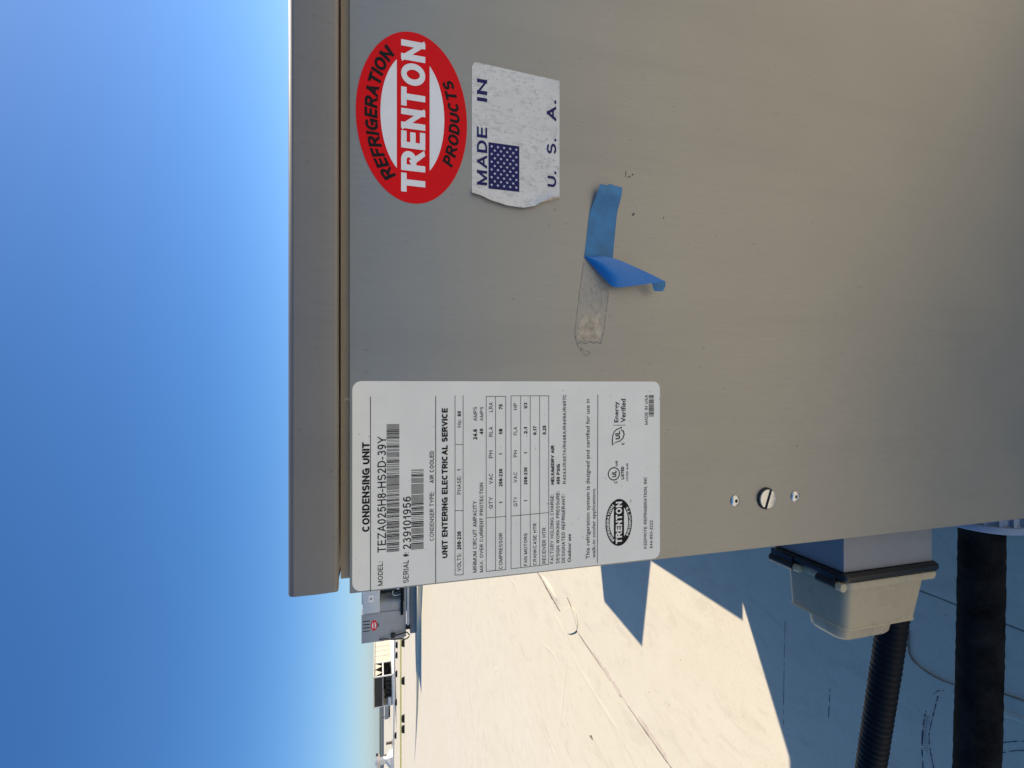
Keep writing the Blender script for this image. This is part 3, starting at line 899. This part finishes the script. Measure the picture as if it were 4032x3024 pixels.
# ------------------------------------------------------------------ curled foil sticker
EDGE = [(-64.8, 138.0), (-70, 137.0), (-80, 133.6), (-92, 131.2), (-103, 130.8), (-112, 132.8), (-120, 137.6), (-126, 141.0), (-132.2, 142.2)]
def left_edge(z):
    for (z0, x0), (z1, x1) in zip(EDGE[:-1], EDGE[1:]):
        if z1 <= z <= z0:
            t = (z-z0)/(z1-z0); t = t*t*(3-2*t)*.4 + t*.6
            return x0+(x1-x0)*t
    return EDGE[-1][1]
def lift_at(x, z):
    d = max(0.0, 1-(x-left_edge(z))/(7.5 if z < -78 else 4.5))
    return 0.25 + 3.0*d*d
def sticker_mesh():
    vs, fs, idx = [], [], []
    nx, nz = 60, 44
    for j in range(nz+1):
        z = -64.8 - 67.4*j/nz; xl = left_edge(z)
        dz = max(0.0, 4.0-(-64.8-z)); xr = 232.4-2.6*j/nz-(4.0-math.sqrt(max(0, 16-dz*dz)))
        for i in range(nx+1):
            u = (i/nx)**1.5; x = xl+(xr-xl)*u
            l = lift_at(x, z) + 1.6*max(0, (u-.88)/.12)**2*max(0, (j/nz-.35))
            k = (340-l)/340
            vs.append((x*k*.001, (UY0*1000-l)*.001, 1+z*k*.001))
    W = nx+1
    for j in range(nz):
        for i in range(nx):
            a_ = j*W+i
            fs.append((a_, a_+W, a_+W+1, a_+1)); idx.append(0)
    # the rolled-under left margin shows the gummed back, from the lifted edge down to the panel
    for chord in (((-64.8, 138.0), (-84, 133.0)), ((-105, 131.4), (-132.2, 140.2))):
        (za, xa), (zb, xb) = chord; n_ = 14; k0 = len(vs)
        for i in range(n_+1):
            z = za+(zb-za)*i/n_; xe = left_edge(z); xo = min(xa+(xb-xa)*i/n_, xe-.02)
            for q in range(5):
                t = q/4; x = xe+(xo-xe)*t; l = 3.15*(1-t)**.7 + .12 + .5*math.sin(math.pi*t)
                k = (340-l)/340
                vs.append((x*k*.001, (UY0*1000-l)*.001, 1+z*k*.001))
        for i in range(n_):
            for q in range(4):
                a_ = k0+i*5+q
                fs.append((a_, a_+1, a_+6, a_+5)); idx.append(1)
    return vs, fs, idx
vs_, fs_, ix_ = sticker_mesh()
stick = pydata('foil_sticker', vs_, fs_, [M['sticker'], M['adhesive']], unit, 180, ix_)
stick['label'] = 'weathered white foil sticker with peeling left corners and a blue star field'
YS = UY0 - 0.0003 - 0.00018
text_job('MADE', stick, M['navy'], straight(143.5, 185.8, -76.0, 7.5, YS), 1)
text_job('IN', stick, M['navy'], straight(204.5, 221.2, -76.0, 7.5, YS), 1)
for s, a, b in (('U.', 148.5, 160.4), ('S.', 173.4, 185.2), ('A.', 198.2, 214.0)):
    text_job(s, stick, M['navy'], straight(a, b, -129.4, 7.5, YS), 1)
canton = face('star_field', M['navy'], stick, [(142.0, -100.3), (175.6, -100.3), (175.6, -77.0), (142.0, -77.0)], YS)
sp = []
for k in range(10):
    r = 1.15 if k % 2 == 0 else 0.46; a = R(90+36*k)
    sp.append((r*math.cos(a)*.001, 0, r*math.sin(a)*.001))
star_me = bpy.data.meshes.new('star'); star_me.from_pydata(sp, [], [tuple(range(10))]); star_me.materials.append(M['star'])
so_ = origin(stick)
for row in range(9):
    n = 6 if row % 2 == 0 else 5
    for k in range(n):
        x = 142.0+33.6*((1+2*k) if n == 6 else (2+2*k))/12; z = -77.0-23.3*(row+1)/10
        s = bpy.data.objects.new('star', star_me)
        s.location = Vector((x*.001, YS-.00010, 1+z*.001)) - so_
        s.parent = stick; col.objects.link(s)

# ------------------------------------------------------------------ residue of the peeled tape
def residue_mat():
    m, nt, b = new_mat('tape_residue')
    n1 = noise(nt, 45, 6, 0.7); n2 = noise(nt, 260, 5, 0.7)
    c = ramp(nt, n1, [(0.35, (0.36, 0.345, 0.31)), (0.65, (0.42, 0.375, 0.30))])
    c = mixc(nt, ramp(nt, n2, [(0.52, (0, 0, 0)), (0.70, (0.6,)*3)]), c, (0.22, 0.17, 0.11))
    nt.links.new(c, b.inputs['Base Color']); b.inputs['Roughness'].default_value = 0.6
    b.inputs['Metallic'].default_value = 0.3
    bump(nt, b, n2, 0.3, 0.0005)
    return m
M['residue'] = residue_mat()
M['gum'] = pmat('dirty_gum', (0.17, 0.145, 0.105), 0.8, var=0.6, scale=300)
M['gum2'] = pmat('dusty_gum', (0.46, 0.385, 0.28), 0.75, var=0.3, scale=240)
res = flat_poly('tape_residue', M['residue'], unit, [(97, -152.8), (92.9, -151.8), (70, -148.6), (50, -146.0), (38.1, -144.7), (31, -146.6), (30.5, -152), (31.5, -158), (31.1, -166.2), (41.7, -168.8), (60, -171.5), (75.3, -173.5), (97, -176.0)], UY0-0.00002, UY0-0.00010)
res['label'] = 'pale strip of gum and dust left by peeled tape'
def gum_line(pts, w, mat, seed):
    rnd = random.Random(seed); qs = []
    P_ = [(p.x, p.y) for p in spline([(x, z, 0) for x, z in pts], 7)]
    for a, b in zip(P_[:-1], P_[1:]):
        if rnd.random() < .86: qs.append(rule(*a, *b, w*rnd.uniform(.5, 1.5)))
    quads('gum_edge', mat, res, qs, UY0-0.00016)
gum_line([(92.9, -151.8), (70, -148.6), (50, -146.0), (38.1, -144.7), (31, -146.6), (28.8, -147.4), (22, -153)], 0.26, M['gum'], 1)
gum_line([(75.3, -173.5), (60, -171.5), (48, -169.8), (41.7, -168.8), (34.5, -167.0), (31.1, -166.2)], 0.34, M['gum'], 2)
gum_line([(31.1, -166.2), (32.4, -163), (31.4, -160), (33, -157.0), (31.2, -153.5), (32.2, -150), (31, -147)], 0.32, M['gum'], 3)
gum_line([(22, -153), (21.4, -154.3), (24.4, -157), (26.0, -152.4), (28.0, -149)], 0.25, M['gum'], 4)
gum_line([(88, -157), (80, -163), (72, -166), (60, -168)], 0.18, M['gum'], 7)
face('gum_patch', M['gum2'], res, [(52, -150), (44, -147.5), (36, -146.6), (33, -149), (32.5, -155), (33.5, -160), (33, -165), (42, -167.6), (50, -168.5), (56, -165), (51, -161), (55, -156)], UY0-0.00013)
for x, z, w, h in ((38.3, -159.8, 3.0, 1.3), (35.2, -162.2, 1.2, .9), (44.5, -155, 1.4, .8), (41.0, -164.0, 1.0, .7)):
    fleck(x*.001, 1+z*.001, w*.001, h*.001, 0.4, M['gum'])

# ------------------------------------------------------------------ blue painter's tape
tape = thing('painters_tape', (0.11, UY0, 0.83), 'strip of blue painter\'s tape half peeled off the grey panel and hanging down', 'tape')
def lerp_list(pts, t):
    k = t*(len(pts)-1); i = min(int(k), len(pts)-2); return Vector(pts[i]).lerp(Vector(pts[i+1]), k-i)
def ruled(name, A, B, mats, nu, nv, bulge=0, torn=None, th=0.12, seed=0):
    """ruled sheet between two edge curves of (x, z, lift) in mm, seen position corrected for the lift"""
    rnd = random.Random(seed)
    SA = spline(A, 6); SB = spline(B, 6)
    def pt(p, off):
        l = p[2]+off; k = (340-l)/340
        return ((p[0]*k)*.001, (340-l)*.001, 1+p[1]*k*.001)
    vs, fs, idx = [], [], []
    for back in (0, 1):
        rnd = random.Random(seed)
        for i in range(nu+1):
            a = lerp_list(SA, i/nu); b = lerp_list(SB, i/nu)
            for j in range(nv+1):
                p = a.lerp(b, j/nv)
                p.z += bulge*math.sin(math.pi*j/nv)*math.sin(math.pi*min(1, i/nu*1.15+.05))
                if torn and i == 0: p.x += rnd.uniform(-torn, torn)
                vs.append(pt(p, 0.15-back*th))
    W = nv+1; N = W*(nu+1)
    for i in range(nu):
        for j in range(nv):
            a = i*W+j; f = (a, a+1, a+W+1, a+W)
            fs.append(f); idx.append(0)
            fs.append(tuple(N+q for q in f[::-1])); idx.append(1)
    o = pydata(name, vs, fs, mats, tape, 180, idx)
    # face the front layer towards -Y
    me = o.data
    if sum(p.normal.y for p in me.polygons if p.material_index == 0) > 0: me.flip_normals()
    return o
ruled('stuck_strip', [(155.7, -165.7, 6.5), (149, -163.6, 5.2), (140, -160.0, 2.2), (131.1, -156.9, .4), (115, -154.7, .1), (103, -153.2, .1), (97.7, -152.6, .3)],
      [(155.5, -185.2, 0.6), (148, -184.2, 4.6), (140, -182.0, 2.6), (133.3, -180.4, .5), (115, -178.4, .1), (104, -177.3, .1), (98.2, -176.8, .3)], [M['tape'], M['tape_back']], 42, 14, 0, 0.9, seed=4)
ruled('peeled_flap', [(97.9, -152.4, .5), (91, -159.5, 2.0), (83, -168.0, 4.0), (76.8, -175.6, 6.0), (76.0, -182, 8), (77.0, -190, 10), (79.0, -201, 12), (80.8, -211.4, 13.0)],
      [(98.8, -157.0, 1.6), (99.2, -165.0, 3.2), (99.2, -172.0, 4.6), (97.8, -180, 6), (95.6, -188, 8), (92.6, -197, 10), (88.5, -209, 12), (83.0, -223.7, 13.5)], [M['tape_back'], M['tape']], 40, 12, 4.5, seed=5)
ruled('flap_tip', [(80.8, -211.4, 12.6), (78, -212.0, 11.0), (74.5, -213.2, 10.6)], [(83.0, -223.7, 13.3), (79, -223.6, 11.6), (74.9, -221.4, 10.8)], [M['tape'], M['tape_back']], 8, 6, 1.0, seed=6)

run_jobs()

# ------------------------------------------------------------------ outlet box with bubble cover on the unit's side
ob = thing('outlet_box', (-0.165, 0.41, 0.43), 'grey outlet box with smoky bubble cover on the side of the foreground unit', 'outlet box')
box('box_body', M['boxgrey'], ob, -0.188, -0.1418, 0.370, 0.452, 1-.5665, 1-.4455, 0.0015, 2)
loft('gasket_plate', M['gasket'], ob, [rrect(-.1882, .3665, .4545, 1-.5705, 1-.4415, .006), rrect(-.1905, .364, .456, 1-.5725, 1-.4400, .008), rrect(-.1940, .364, .456, 1-.5725, 1-.4400, .008), rrect(-.1965, .3655, .4545, 1-.571, 1-.4415, .007)])
cover = loft('bubble_cover', M['cover'], ob, [
    rrect(-.1968, .3650, .4480, 1-.5690, 1-.4440, .009), rrect(-.2000, .3640, .4490, 1-.5700, 1-.4432, .010), rrect(-.2035, .3645, .4485, 1-.5690, 1-.4440, .010),
    rrect(-.2048, .3672, .4420, 1-.5535, 1-.4474, .008), rrect(-.2100, .3676, .4415, 1-.5520, 1-.4474, .008), rrect(-.2445, .3700, .4380, 1-.5440, 1-.4474, .008), rrect(-.2452, .3692, .4388, 1-.5448, 1-.4466, .0088), rrect(-.2464, .3692, .4388, 1-.5448, 1-.4466, .0088), rrect(-.2476, .3712, .4368, 1-.5424, 1-.4486, .008),
    rrect(-.2479, .3738, .4200, 1-.5220, 1-.4500, .010), rrect(-.2500, .3742, .4190, 1-.5205, 1-.4502, .010), rrect(-.2575, .3752, .4180, 1-.5185, 1-.4508, .010), rrect(-.2605, .3772, .4160, 1-.5160, 1-.4530, .010), rrect(-.2625, .3820, .4110, 1-.5100, 1-.4590, .010), rrect(-.2632, .388, .405, 1-.500, 1-.467, .008)], 45)
for y0, y1 in ((.424, .456), (.3735, .395)):
    lathe('hinge', M['gasket'], ob, (-.2005, y0, 1-.4405), (0, 1, 0), [(0, .0040), (.0006, .0046), (y1-y0-.0006, .0046), (y1-y0, .0040)], 14)
    box('hinge_lug', M['gasket'], ob, -.2000, -.1900, y0+.001, y1-.001, 1-.4440, 1-.4385, 0.0008)
for y0, y1 in ((.4165, .4235), (.3660, .3730)):
    lathe('hinge_knuckle', M['cover'], cover, (-.2010, y0, 1-.4410), (0, 1, 0), [(0, .0036), (.0005, .0042), (y1-y0-.0005, .0042), (y1-y0, .0036)], 14)

# ------------------------------------------------------------------ black flexible conduit
cp = spline([(-.140, .435, .380), (-.25, .447, .376), (-.342, .460, .373), (-.51, .485, .370), (-.75, .525, .355), (-1.05, .60, .25), (-1.35, .70, .06), (-1.7, .80, .022), (-2.2, .90, .020)], 10)
def resample(path, step):
    out = [path[0]]; acc = 0
    for a, b in zip(path[:-1], path[1:]):
        L = (b-a).length; d = step-acc
        while d <= L:
            out.append(a.lerp(b, d/L)); d += step
        acc = (acc+L) % step
    return out
cpr = resample(cp, 0.0018)
conduit = tube('flexible_conduit', M['flex'], None, cpr, lambda i: .0164+.0004*math.cos(2*math.pi*i/4.5+.5*math.sin(i*.07))*(1+.3*math.sin(i*.31)), 20, 180)
tag(conduit, 'black ribbed flexible conduit running left beneath the outlet box', 'conduit')

# ------------------------------------------------------------------ foam-insulated refrigerant pipe
ip = resample(spline([(-.142, .476, .175), (-.30, .476, .177), (-.545, .478, .182), (-.9, .49, .180), (-1.25, .51, .175), (-1.55, .60, .09), (-1.62, .64, .012)], 10), 0.008)
rp = random.Random(21)
ipr = [.0252+rp.uniform(-.00045, .00045) for _ in ip]
pipe = thing('insulated_pipe', (-.142, .476, .175), 'thick black foam-insulated pipe at the foot of the foreground unit', 'pipe')
tube('insulation', M['foam'], pipe, ip, lambda i: ipr[i], 24, 180)
fit = thing('wall_fitting', (-.142, .478, .165), 'grey ribbed plastic fitting where the insulated pipe enters the unit', 'fitting')
lathe('fitting_body', M['fitting'], fit, (-.1415, .478, .165), (-1, 0, 0), [(0, .052), (.012, .052), (.013, .040), (.050, .040), (.052, .046), (.058, .046), (.0615, .044), (.0615, .0275)], 40)
bm = bmesh.new()
for k in range(18):
    a = 2*math.pi*k/18; d = Vector((0, math.cos(a), math.sin(a))); s = Vector((0, -math.sin(a), math.cos(a)))
    c = Vector((-.173, .478, .165))+d*.0405
    add_prism(bm, [c-s*.0022-d*.003, c+s*.0022-d*.003, c+s*.0018+d*.0045, c-s*.0018+d*.0045], (.018, 0, 0), (-.020, 0, 0))
bm_obj('grip_ribs', bm, M['fitting'], fit)

# ------------------------------------------------------------------ second condensing unit across the roof
bx0, by = -6.37, 12.3
u2 = thing('condensing_unit', (-5.4, by+.45, 0), 'smaller grey condensing unit across the roof with small oval emblem and black compressor', 'condensing unit', 'condensing units on the roof')
box('cabinet', M['galv'], u2, bx0, -5.66, by, by+.95, .38, 1.40, .008)
box('cabinet_corner', M['galv'], u2, -5.655, -5.46, by+.02, by+.95, .38, .965, .005)
box('upper_panel', M['galv2'], u2, -5.64, -4.30, by-.03, by+.95, .966, 1.37, .008)
box('upper_cap', M['galv2'], u2, -5.42, -4.32, by+.02, by+.9, 1.371, 1.40, .004)
box('control_window', M['white'], u2, -5.36, -5.20, by-.034, by-.0305, 1.12, 1.23)
box('control_screen', M['boxgrey'], u2, -5.31, -5.25, by-.038, by-.0345, 1.15, 1.20)
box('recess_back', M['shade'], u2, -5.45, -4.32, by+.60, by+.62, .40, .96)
box('recess_side', M['galv2'], u2, -5.456, -5.448, by+.03, by+.59, .40, .96)
box('base_pan', M['galv'], u2, bx0+.02, -4.30, by+.02, by+.93, .33, .379, .005)
lathe('compressor', M['gasket'], u2, (-5.17, by+.28, .42), (0, 0, 1), [(0, .10), (.02, .13), (.38, .13), (.45, .09), (.47, .03)], 20)
lathe('receiver', M['gasket'], u2, (-4.8, by+.30, .42), (0, 0, 1), [(0, .09), (.02, .11), (.40, .11), (.47, .06)], 18)
tube('copper_line', M['galv2'], u2, spline([(-5.32, by+.15, .40), (-5.32, by+.10, .60), (-5.25, by+.12, .66), (-5.2, by+.2, .6)], 6), .012, 8)
box('compressor_tag', M['white'], u2, -5.20, -5.14, by+.143, by+.149, .49, .55)
for k in range(4):
    x = -6.075+.081*k
    box('vent_slot', M['dark'], u2, x-.011, x+.011, by-.003, by+.002, 1.205, 1.36)
em = ellipse(-5956, 106, 128, 77, 40)
e2 = prism('oval_emblem', M['red'], u2, [Vector((x*.001, 0, 1+z*.001)) for x, z in em], (0, by+.001, 0), (0, by-.004, 0))
prism('emblem_lens', M['white'], e2, [Vector((x*.001, 0, 1+z*.001)) for x, z in ellipse(-5956, 106, 92, 50, 32)], (0, by-.0042, 0), (0, by-.007, 0))
quads('emblem_band', M['red'], e2, [[(-6070, 90), (-5842, 90), (-5842, 122), (-6070, 122)]], by-.0085)
box('name_tag', M['dark'], u2, -6.00, -5.92, by-.004, by+.002, .99, 1.02)
prism('curb', M['boxgrey'], u2, [Vector((-6.33, 0, .035)), Vector((-4.30, 0, .035)), Vector((-4.30, 0, .225)), Vector((-6.33, 0, .225))], (0, by+.10, 0), (0, by+.85, 0))
for x in (-6.25, -5.72, -5.30, -4.7):
    box('foot', M['block'], u2, x, x+.16, by+.08, by+.87, .002, .06, .004)
tube('support_rail', M['cream2'], u2, [(-6.06, by+.03, .28), (-4.3, by+.03, .28)], .036, 12)
tube('support_rail', M['cream2'], u2, [(-6.06, by+.80, .28), (-4.3, by+.80, .28)], .036, 12)
box('rail_bracket', M['block'], u2, -6.16, -6.06, by-.01, by+.08, .23, .34)
box('disconnect_switch', M['gasket'], u2, -6.30, -6.20, by-.08, by-.003, .60, .70, .006)
tube('power_whip', M['flex'], u2, spline([(-6.25, by-.05, .60), (-6.22, by-.06, .45), (-6.20, by-.06, .33), (-6.26, by-.06, .27), (-6.30, by-.02, .25)], 6), .014, 8)
tube('power_whip', M['flex'], u2, spline([(-6.31, by-.03, .98), (-6.30, by-.05, .85), (-6.33, by-.07, .66), (-6.34, by-.08, .45), (-6.37, by-.06, .34), (-6.33, by-.03, .25)], 6), .014, 8)

tube('suction_line', M['flex'], u2, [(-5.74, by-.07, .435), (-4.3, by-.07, .435)], .036, 10)
# far low unit beyond the air handler
fu = thing('rooftop_unit', (-29.2, 44.4, 0), 'far low grey rooftop unit left of the cream air handler', 'rooftop unit')
box('casing', M['galv'], fu, -29.8, -28.6, 44.0, 45.0, .12, .44, .01)
box('lid', M['galv2'], fu, -29.84, -28.56, 43.96, 45.04, .441, .48, .01)
for x in (-29.7, -28.9): box('skid', M['block'], fu, x, x+.2, 44.05, 44.95, .002, .119)
# tapered ridge of insulation under the membrane, its near side in shade
rv = []
for x, y, h in ((-3.2, 10.8, .13), (-5.2, 11.6, .105), (-6.6, 12.22, .078), (-8.45, 12.75, .045), (-9.8, 13.4, .02), (-11.0, 14.05, .002)):
    rv += [(x, y, -.002), (x, y+.02, h), (x, y+2.4, -.002)]
fs = []
for i in range(5):
    for k in range(2):
        fs.append((i*3+k, i*3+k+1, (i+1)*3+k+1, (i+1)*3+k))
bm = bmesh.new(); bv = [bm.verts.new(v) for v in rv]
for q in fs: bm.faces.new([bv[i] for i in q])
for q in bm.faces:
    q.normal_update()
    if q.normal.z < 0: q.normal_flip()
me = bpy.data.meshes.new('roof_ridge'); bm.to_mesh(me); bm.free()
finish('roof_ridge', me, M['roof'], roof)

# ------------------------------------------------------------------ cream rooftop air handler
ru = thing('air_handler', (-17.9, 31, 0), 'cream rooftop air handler with open dark end and triangular baffles', 'air handler')
X1, X0, Y0, Y1, ZT = -17.2, -19.0, 29.2, 33.2, 1.27
box('roof_cap', M['cream'], ru, X0-.05, X1+.05, Y0-.05, Y1, ZT-.04, ZT+.01, .01)
box('side_panel', M['cream'], ru, X1-.04, X1, 30.75, Y1-.01, .24, ZT-.045, .01)
box('back_panel', M['cream'], ru, X0, X1-.045, Y1-.05, Y1-.012, .24, ZT-.045)
box('far_panel', M['cream'], ru, X0, X0+.04, Y0+.05, Y1-.06, .24, ZT-.045)
for y in (31.4, 32.0, 32.55):
    box('panel_joint', M['boxgrey'], ru, X1-.002, X1+.006, y, y+.025, .26, ZT-.06)
box('base_frame', M['cream2'], ru, X0, X1+.06, Y0, Y1, .01, .235, .01)
box('corner_post', M['cream2'], ru, X1-.05, X1+.01, Y0, Y0+.07, .24, ZT-.045, .005)
box('corner_post', M['cream2'], ru, X0, X0+.05, Y0, Y0+.05, .24, ZT-.045)
box('corner_post', M['cream2'], ru, X1-.05, X1+.008, 30.66, 30.745, .24, ZT-.045)
box('mid_rail', M['cream2'], ru, X1-.03, X1+.01, Y0+.075, 30.655, .70, .78, .005)
for y in (29.32, 29.98):
    pts = [Vector((0, y, 1.20)), Vector((0, y+.62, 1.20)), Vector((0, y+.31, .79))]
    prism('baffle', M['cream'], ru, pts, (X1-.03, 0, 0), (X1-.005, 0, 0))
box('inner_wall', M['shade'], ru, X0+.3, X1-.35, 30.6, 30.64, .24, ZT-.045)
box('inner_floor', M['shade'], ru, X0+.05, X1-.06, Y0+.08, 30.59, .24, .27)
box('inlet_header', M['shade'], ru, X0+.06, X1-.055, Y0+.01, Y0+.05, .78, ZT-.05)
box('inlet_rail', M['galv'], ru, X0+.06, X1-.055, Y0-.01, Y0+.008, .72, .77)
rb = random.Random(4)
for k in range(5):
    x = X0+.35+.27*k
    lathe('compressor', M['gasket'], ru, (x, Y0+.4+rb.uniform(-.1, .1), .27), (0, 0, 1), [(0, .10), (.3, .11), (.36, .06), (.39, .02)], 12)
lathe('filter_drum', M['cream2'], ru, (X0+.08, Y0-.02, .36), (1, 0, 0), [(0, .10), (.02, .11), (.40, .11), (.42, .06)], 14)

# ------------------------------------------------------------------ upblast exhaust fan
ef = thing('exhaust_fan', (-25.05, 33.0, 0), 'aluminium upblast exhaust fan on a flared curb near the left edge of the roof', 'exhaust fan')
prism_pts = []
bm = bmesh.new()
def frustum(bm, c, w0, w1, z0, z1):
    v0 = [bm.verts.new((c[0]+sx*w0, c[1]+sy*w0, z0)) for sx, sy in ((-1, -1), (1, -1), (1, 1), (-1, 1))]
    v1 = [bm.verts.new((c[0]+sx*w1, c[1]+sy*w1, z1)) for sx, sy in ((-1, -1), (1, -1), (1, 1), (-1, 1))]
    bm.faces.new(v0[::-1]); bm.faces.new(v1)
    for i in range(4): bm.faces.new((v0[i], v0[(i+1) % 4], v1[(i+1) % 4], v1[i]))
frustum(bm, (-25.05, 33.0), .38, .38, 0, .24); frustum(bm, (-25.05, 33.0), .379, .17, .241, .48)
bm_obj('curb_base', bm, M['cream2'], ef)
box('duct', M['cream2'], ef, -25.20, -24.90, 32.85, 33.15, .481, .90, .01)
lathe('fan_bowl', M['alum'], ef, (-25.05, 33.0, .88), (0, 0, 1), [(0, .20), (.05, .36), (.14, .46), (.22, .47), (.225, .42), (.10, .30)], 28)
lathe('motor_cap', M['alum'], ef, (-25.05, 33.0, .98), (0, 0, 1), [(0, .22), (.16, .22), (.22, .12), (.24, .04)], 20)
box('bowl_handle', M['dark'], ef, -24.62, -24.56, 32.9, 33.1, 1.02, 1.16)

# ------------------------------------------------------------------ pipes on rubber blocks
def support(x, y, w, h, label, group, flip=1):
    o = prism('pipe_support', M['block'], None, [Vector((-w*.5, 0, 0)), Vector((w*.5, 0, 0)), Vector((w*.36, 0, h)), Vector((-w*.36, 0, h))], (0, -.06, 0), (0, .06, 0), loc=(x, y, .002))
    return tag(o, label, 'pipe support', group)
gas = tube('gas_pipe', M['yellow'], None, [(-30, 19.5, .15), (-9.0, 19.5, .15), (-3.0, 19.5, .15)], .042, 12)
tag(gas, 'long straight yellow gas pipe crossing the far part of the roof', 'pipe')
for x, l in ((-10.3, 'black block under the yellow pipe nearest the far condensing unit'), (-11.8, 'black block under the yellow pipe in front of the air handler'), (-13.3, 'right one of the close pair of black blocks under the yellow pipe'), (-13.72, 'left one of the close pair of black blocks under the yellow pipe')):
    support(x, 19.5, .28, .106, l, 'rubber blocks under the yellow pipe')
pl_pts = [(-13.0, 26.3, .15), (-14.1, 26.6, .15), (-17.8, 27.6, .15), (-20.6, 28.5, .15), (-30, 31.0, .15)]
cw = tube('condensate_pipe', M['cream2'], None, pl_pts, .05, 10)
tag(cw, 'long pale pipe on blocks passing in front of the cream air handler', 'pipe')
labs = ['black block under the pale pipe at the right end of the air handler', 'second black block from the right under the pale pipe', 'black block under the pale pipe below the air handler\'s front corner', 'black block under the pale pipe left of the air handler', 'leftmost black block under the pale pipe near the exhaust fan']
for (x, y), l in zip(((-14.1, 26.6), (-14.75, 26.78), (-15.95, 27.1), (-17.85, 27.62), (-20.25, 28.38)), labs):
    support(x, y, .34, .098, l, 'rubber blocks under the pale pipe')
def vent(x, y, h, label):
    t = lathe('vent_pipe', M['bulb'], None, (0, 0, 0), (0, 0, 1), [(0, .22), (.05, .14), (.08, .09), (h, .09), (h+.01, .11), (h+.05, .11)], 12, loc=(x, y, .002))
    tag(t, label, 'vent pipe', 'vent pipes far across the roof')
vent(-33.0, 44.0, .45, 'dark vent pipe between the air handler and the exhaust fan, nearest the fan')
vent(-26.5, 36.5, .40, 'short dark vent pipe just right of the exhaust fan')
vent(-24.2, 40.0, .40, 'dark vent pipe left of the air handler, midway to the fan')
vent(-47.0, 70.0, .6, 'small far dark vent pipe close to the parapet')
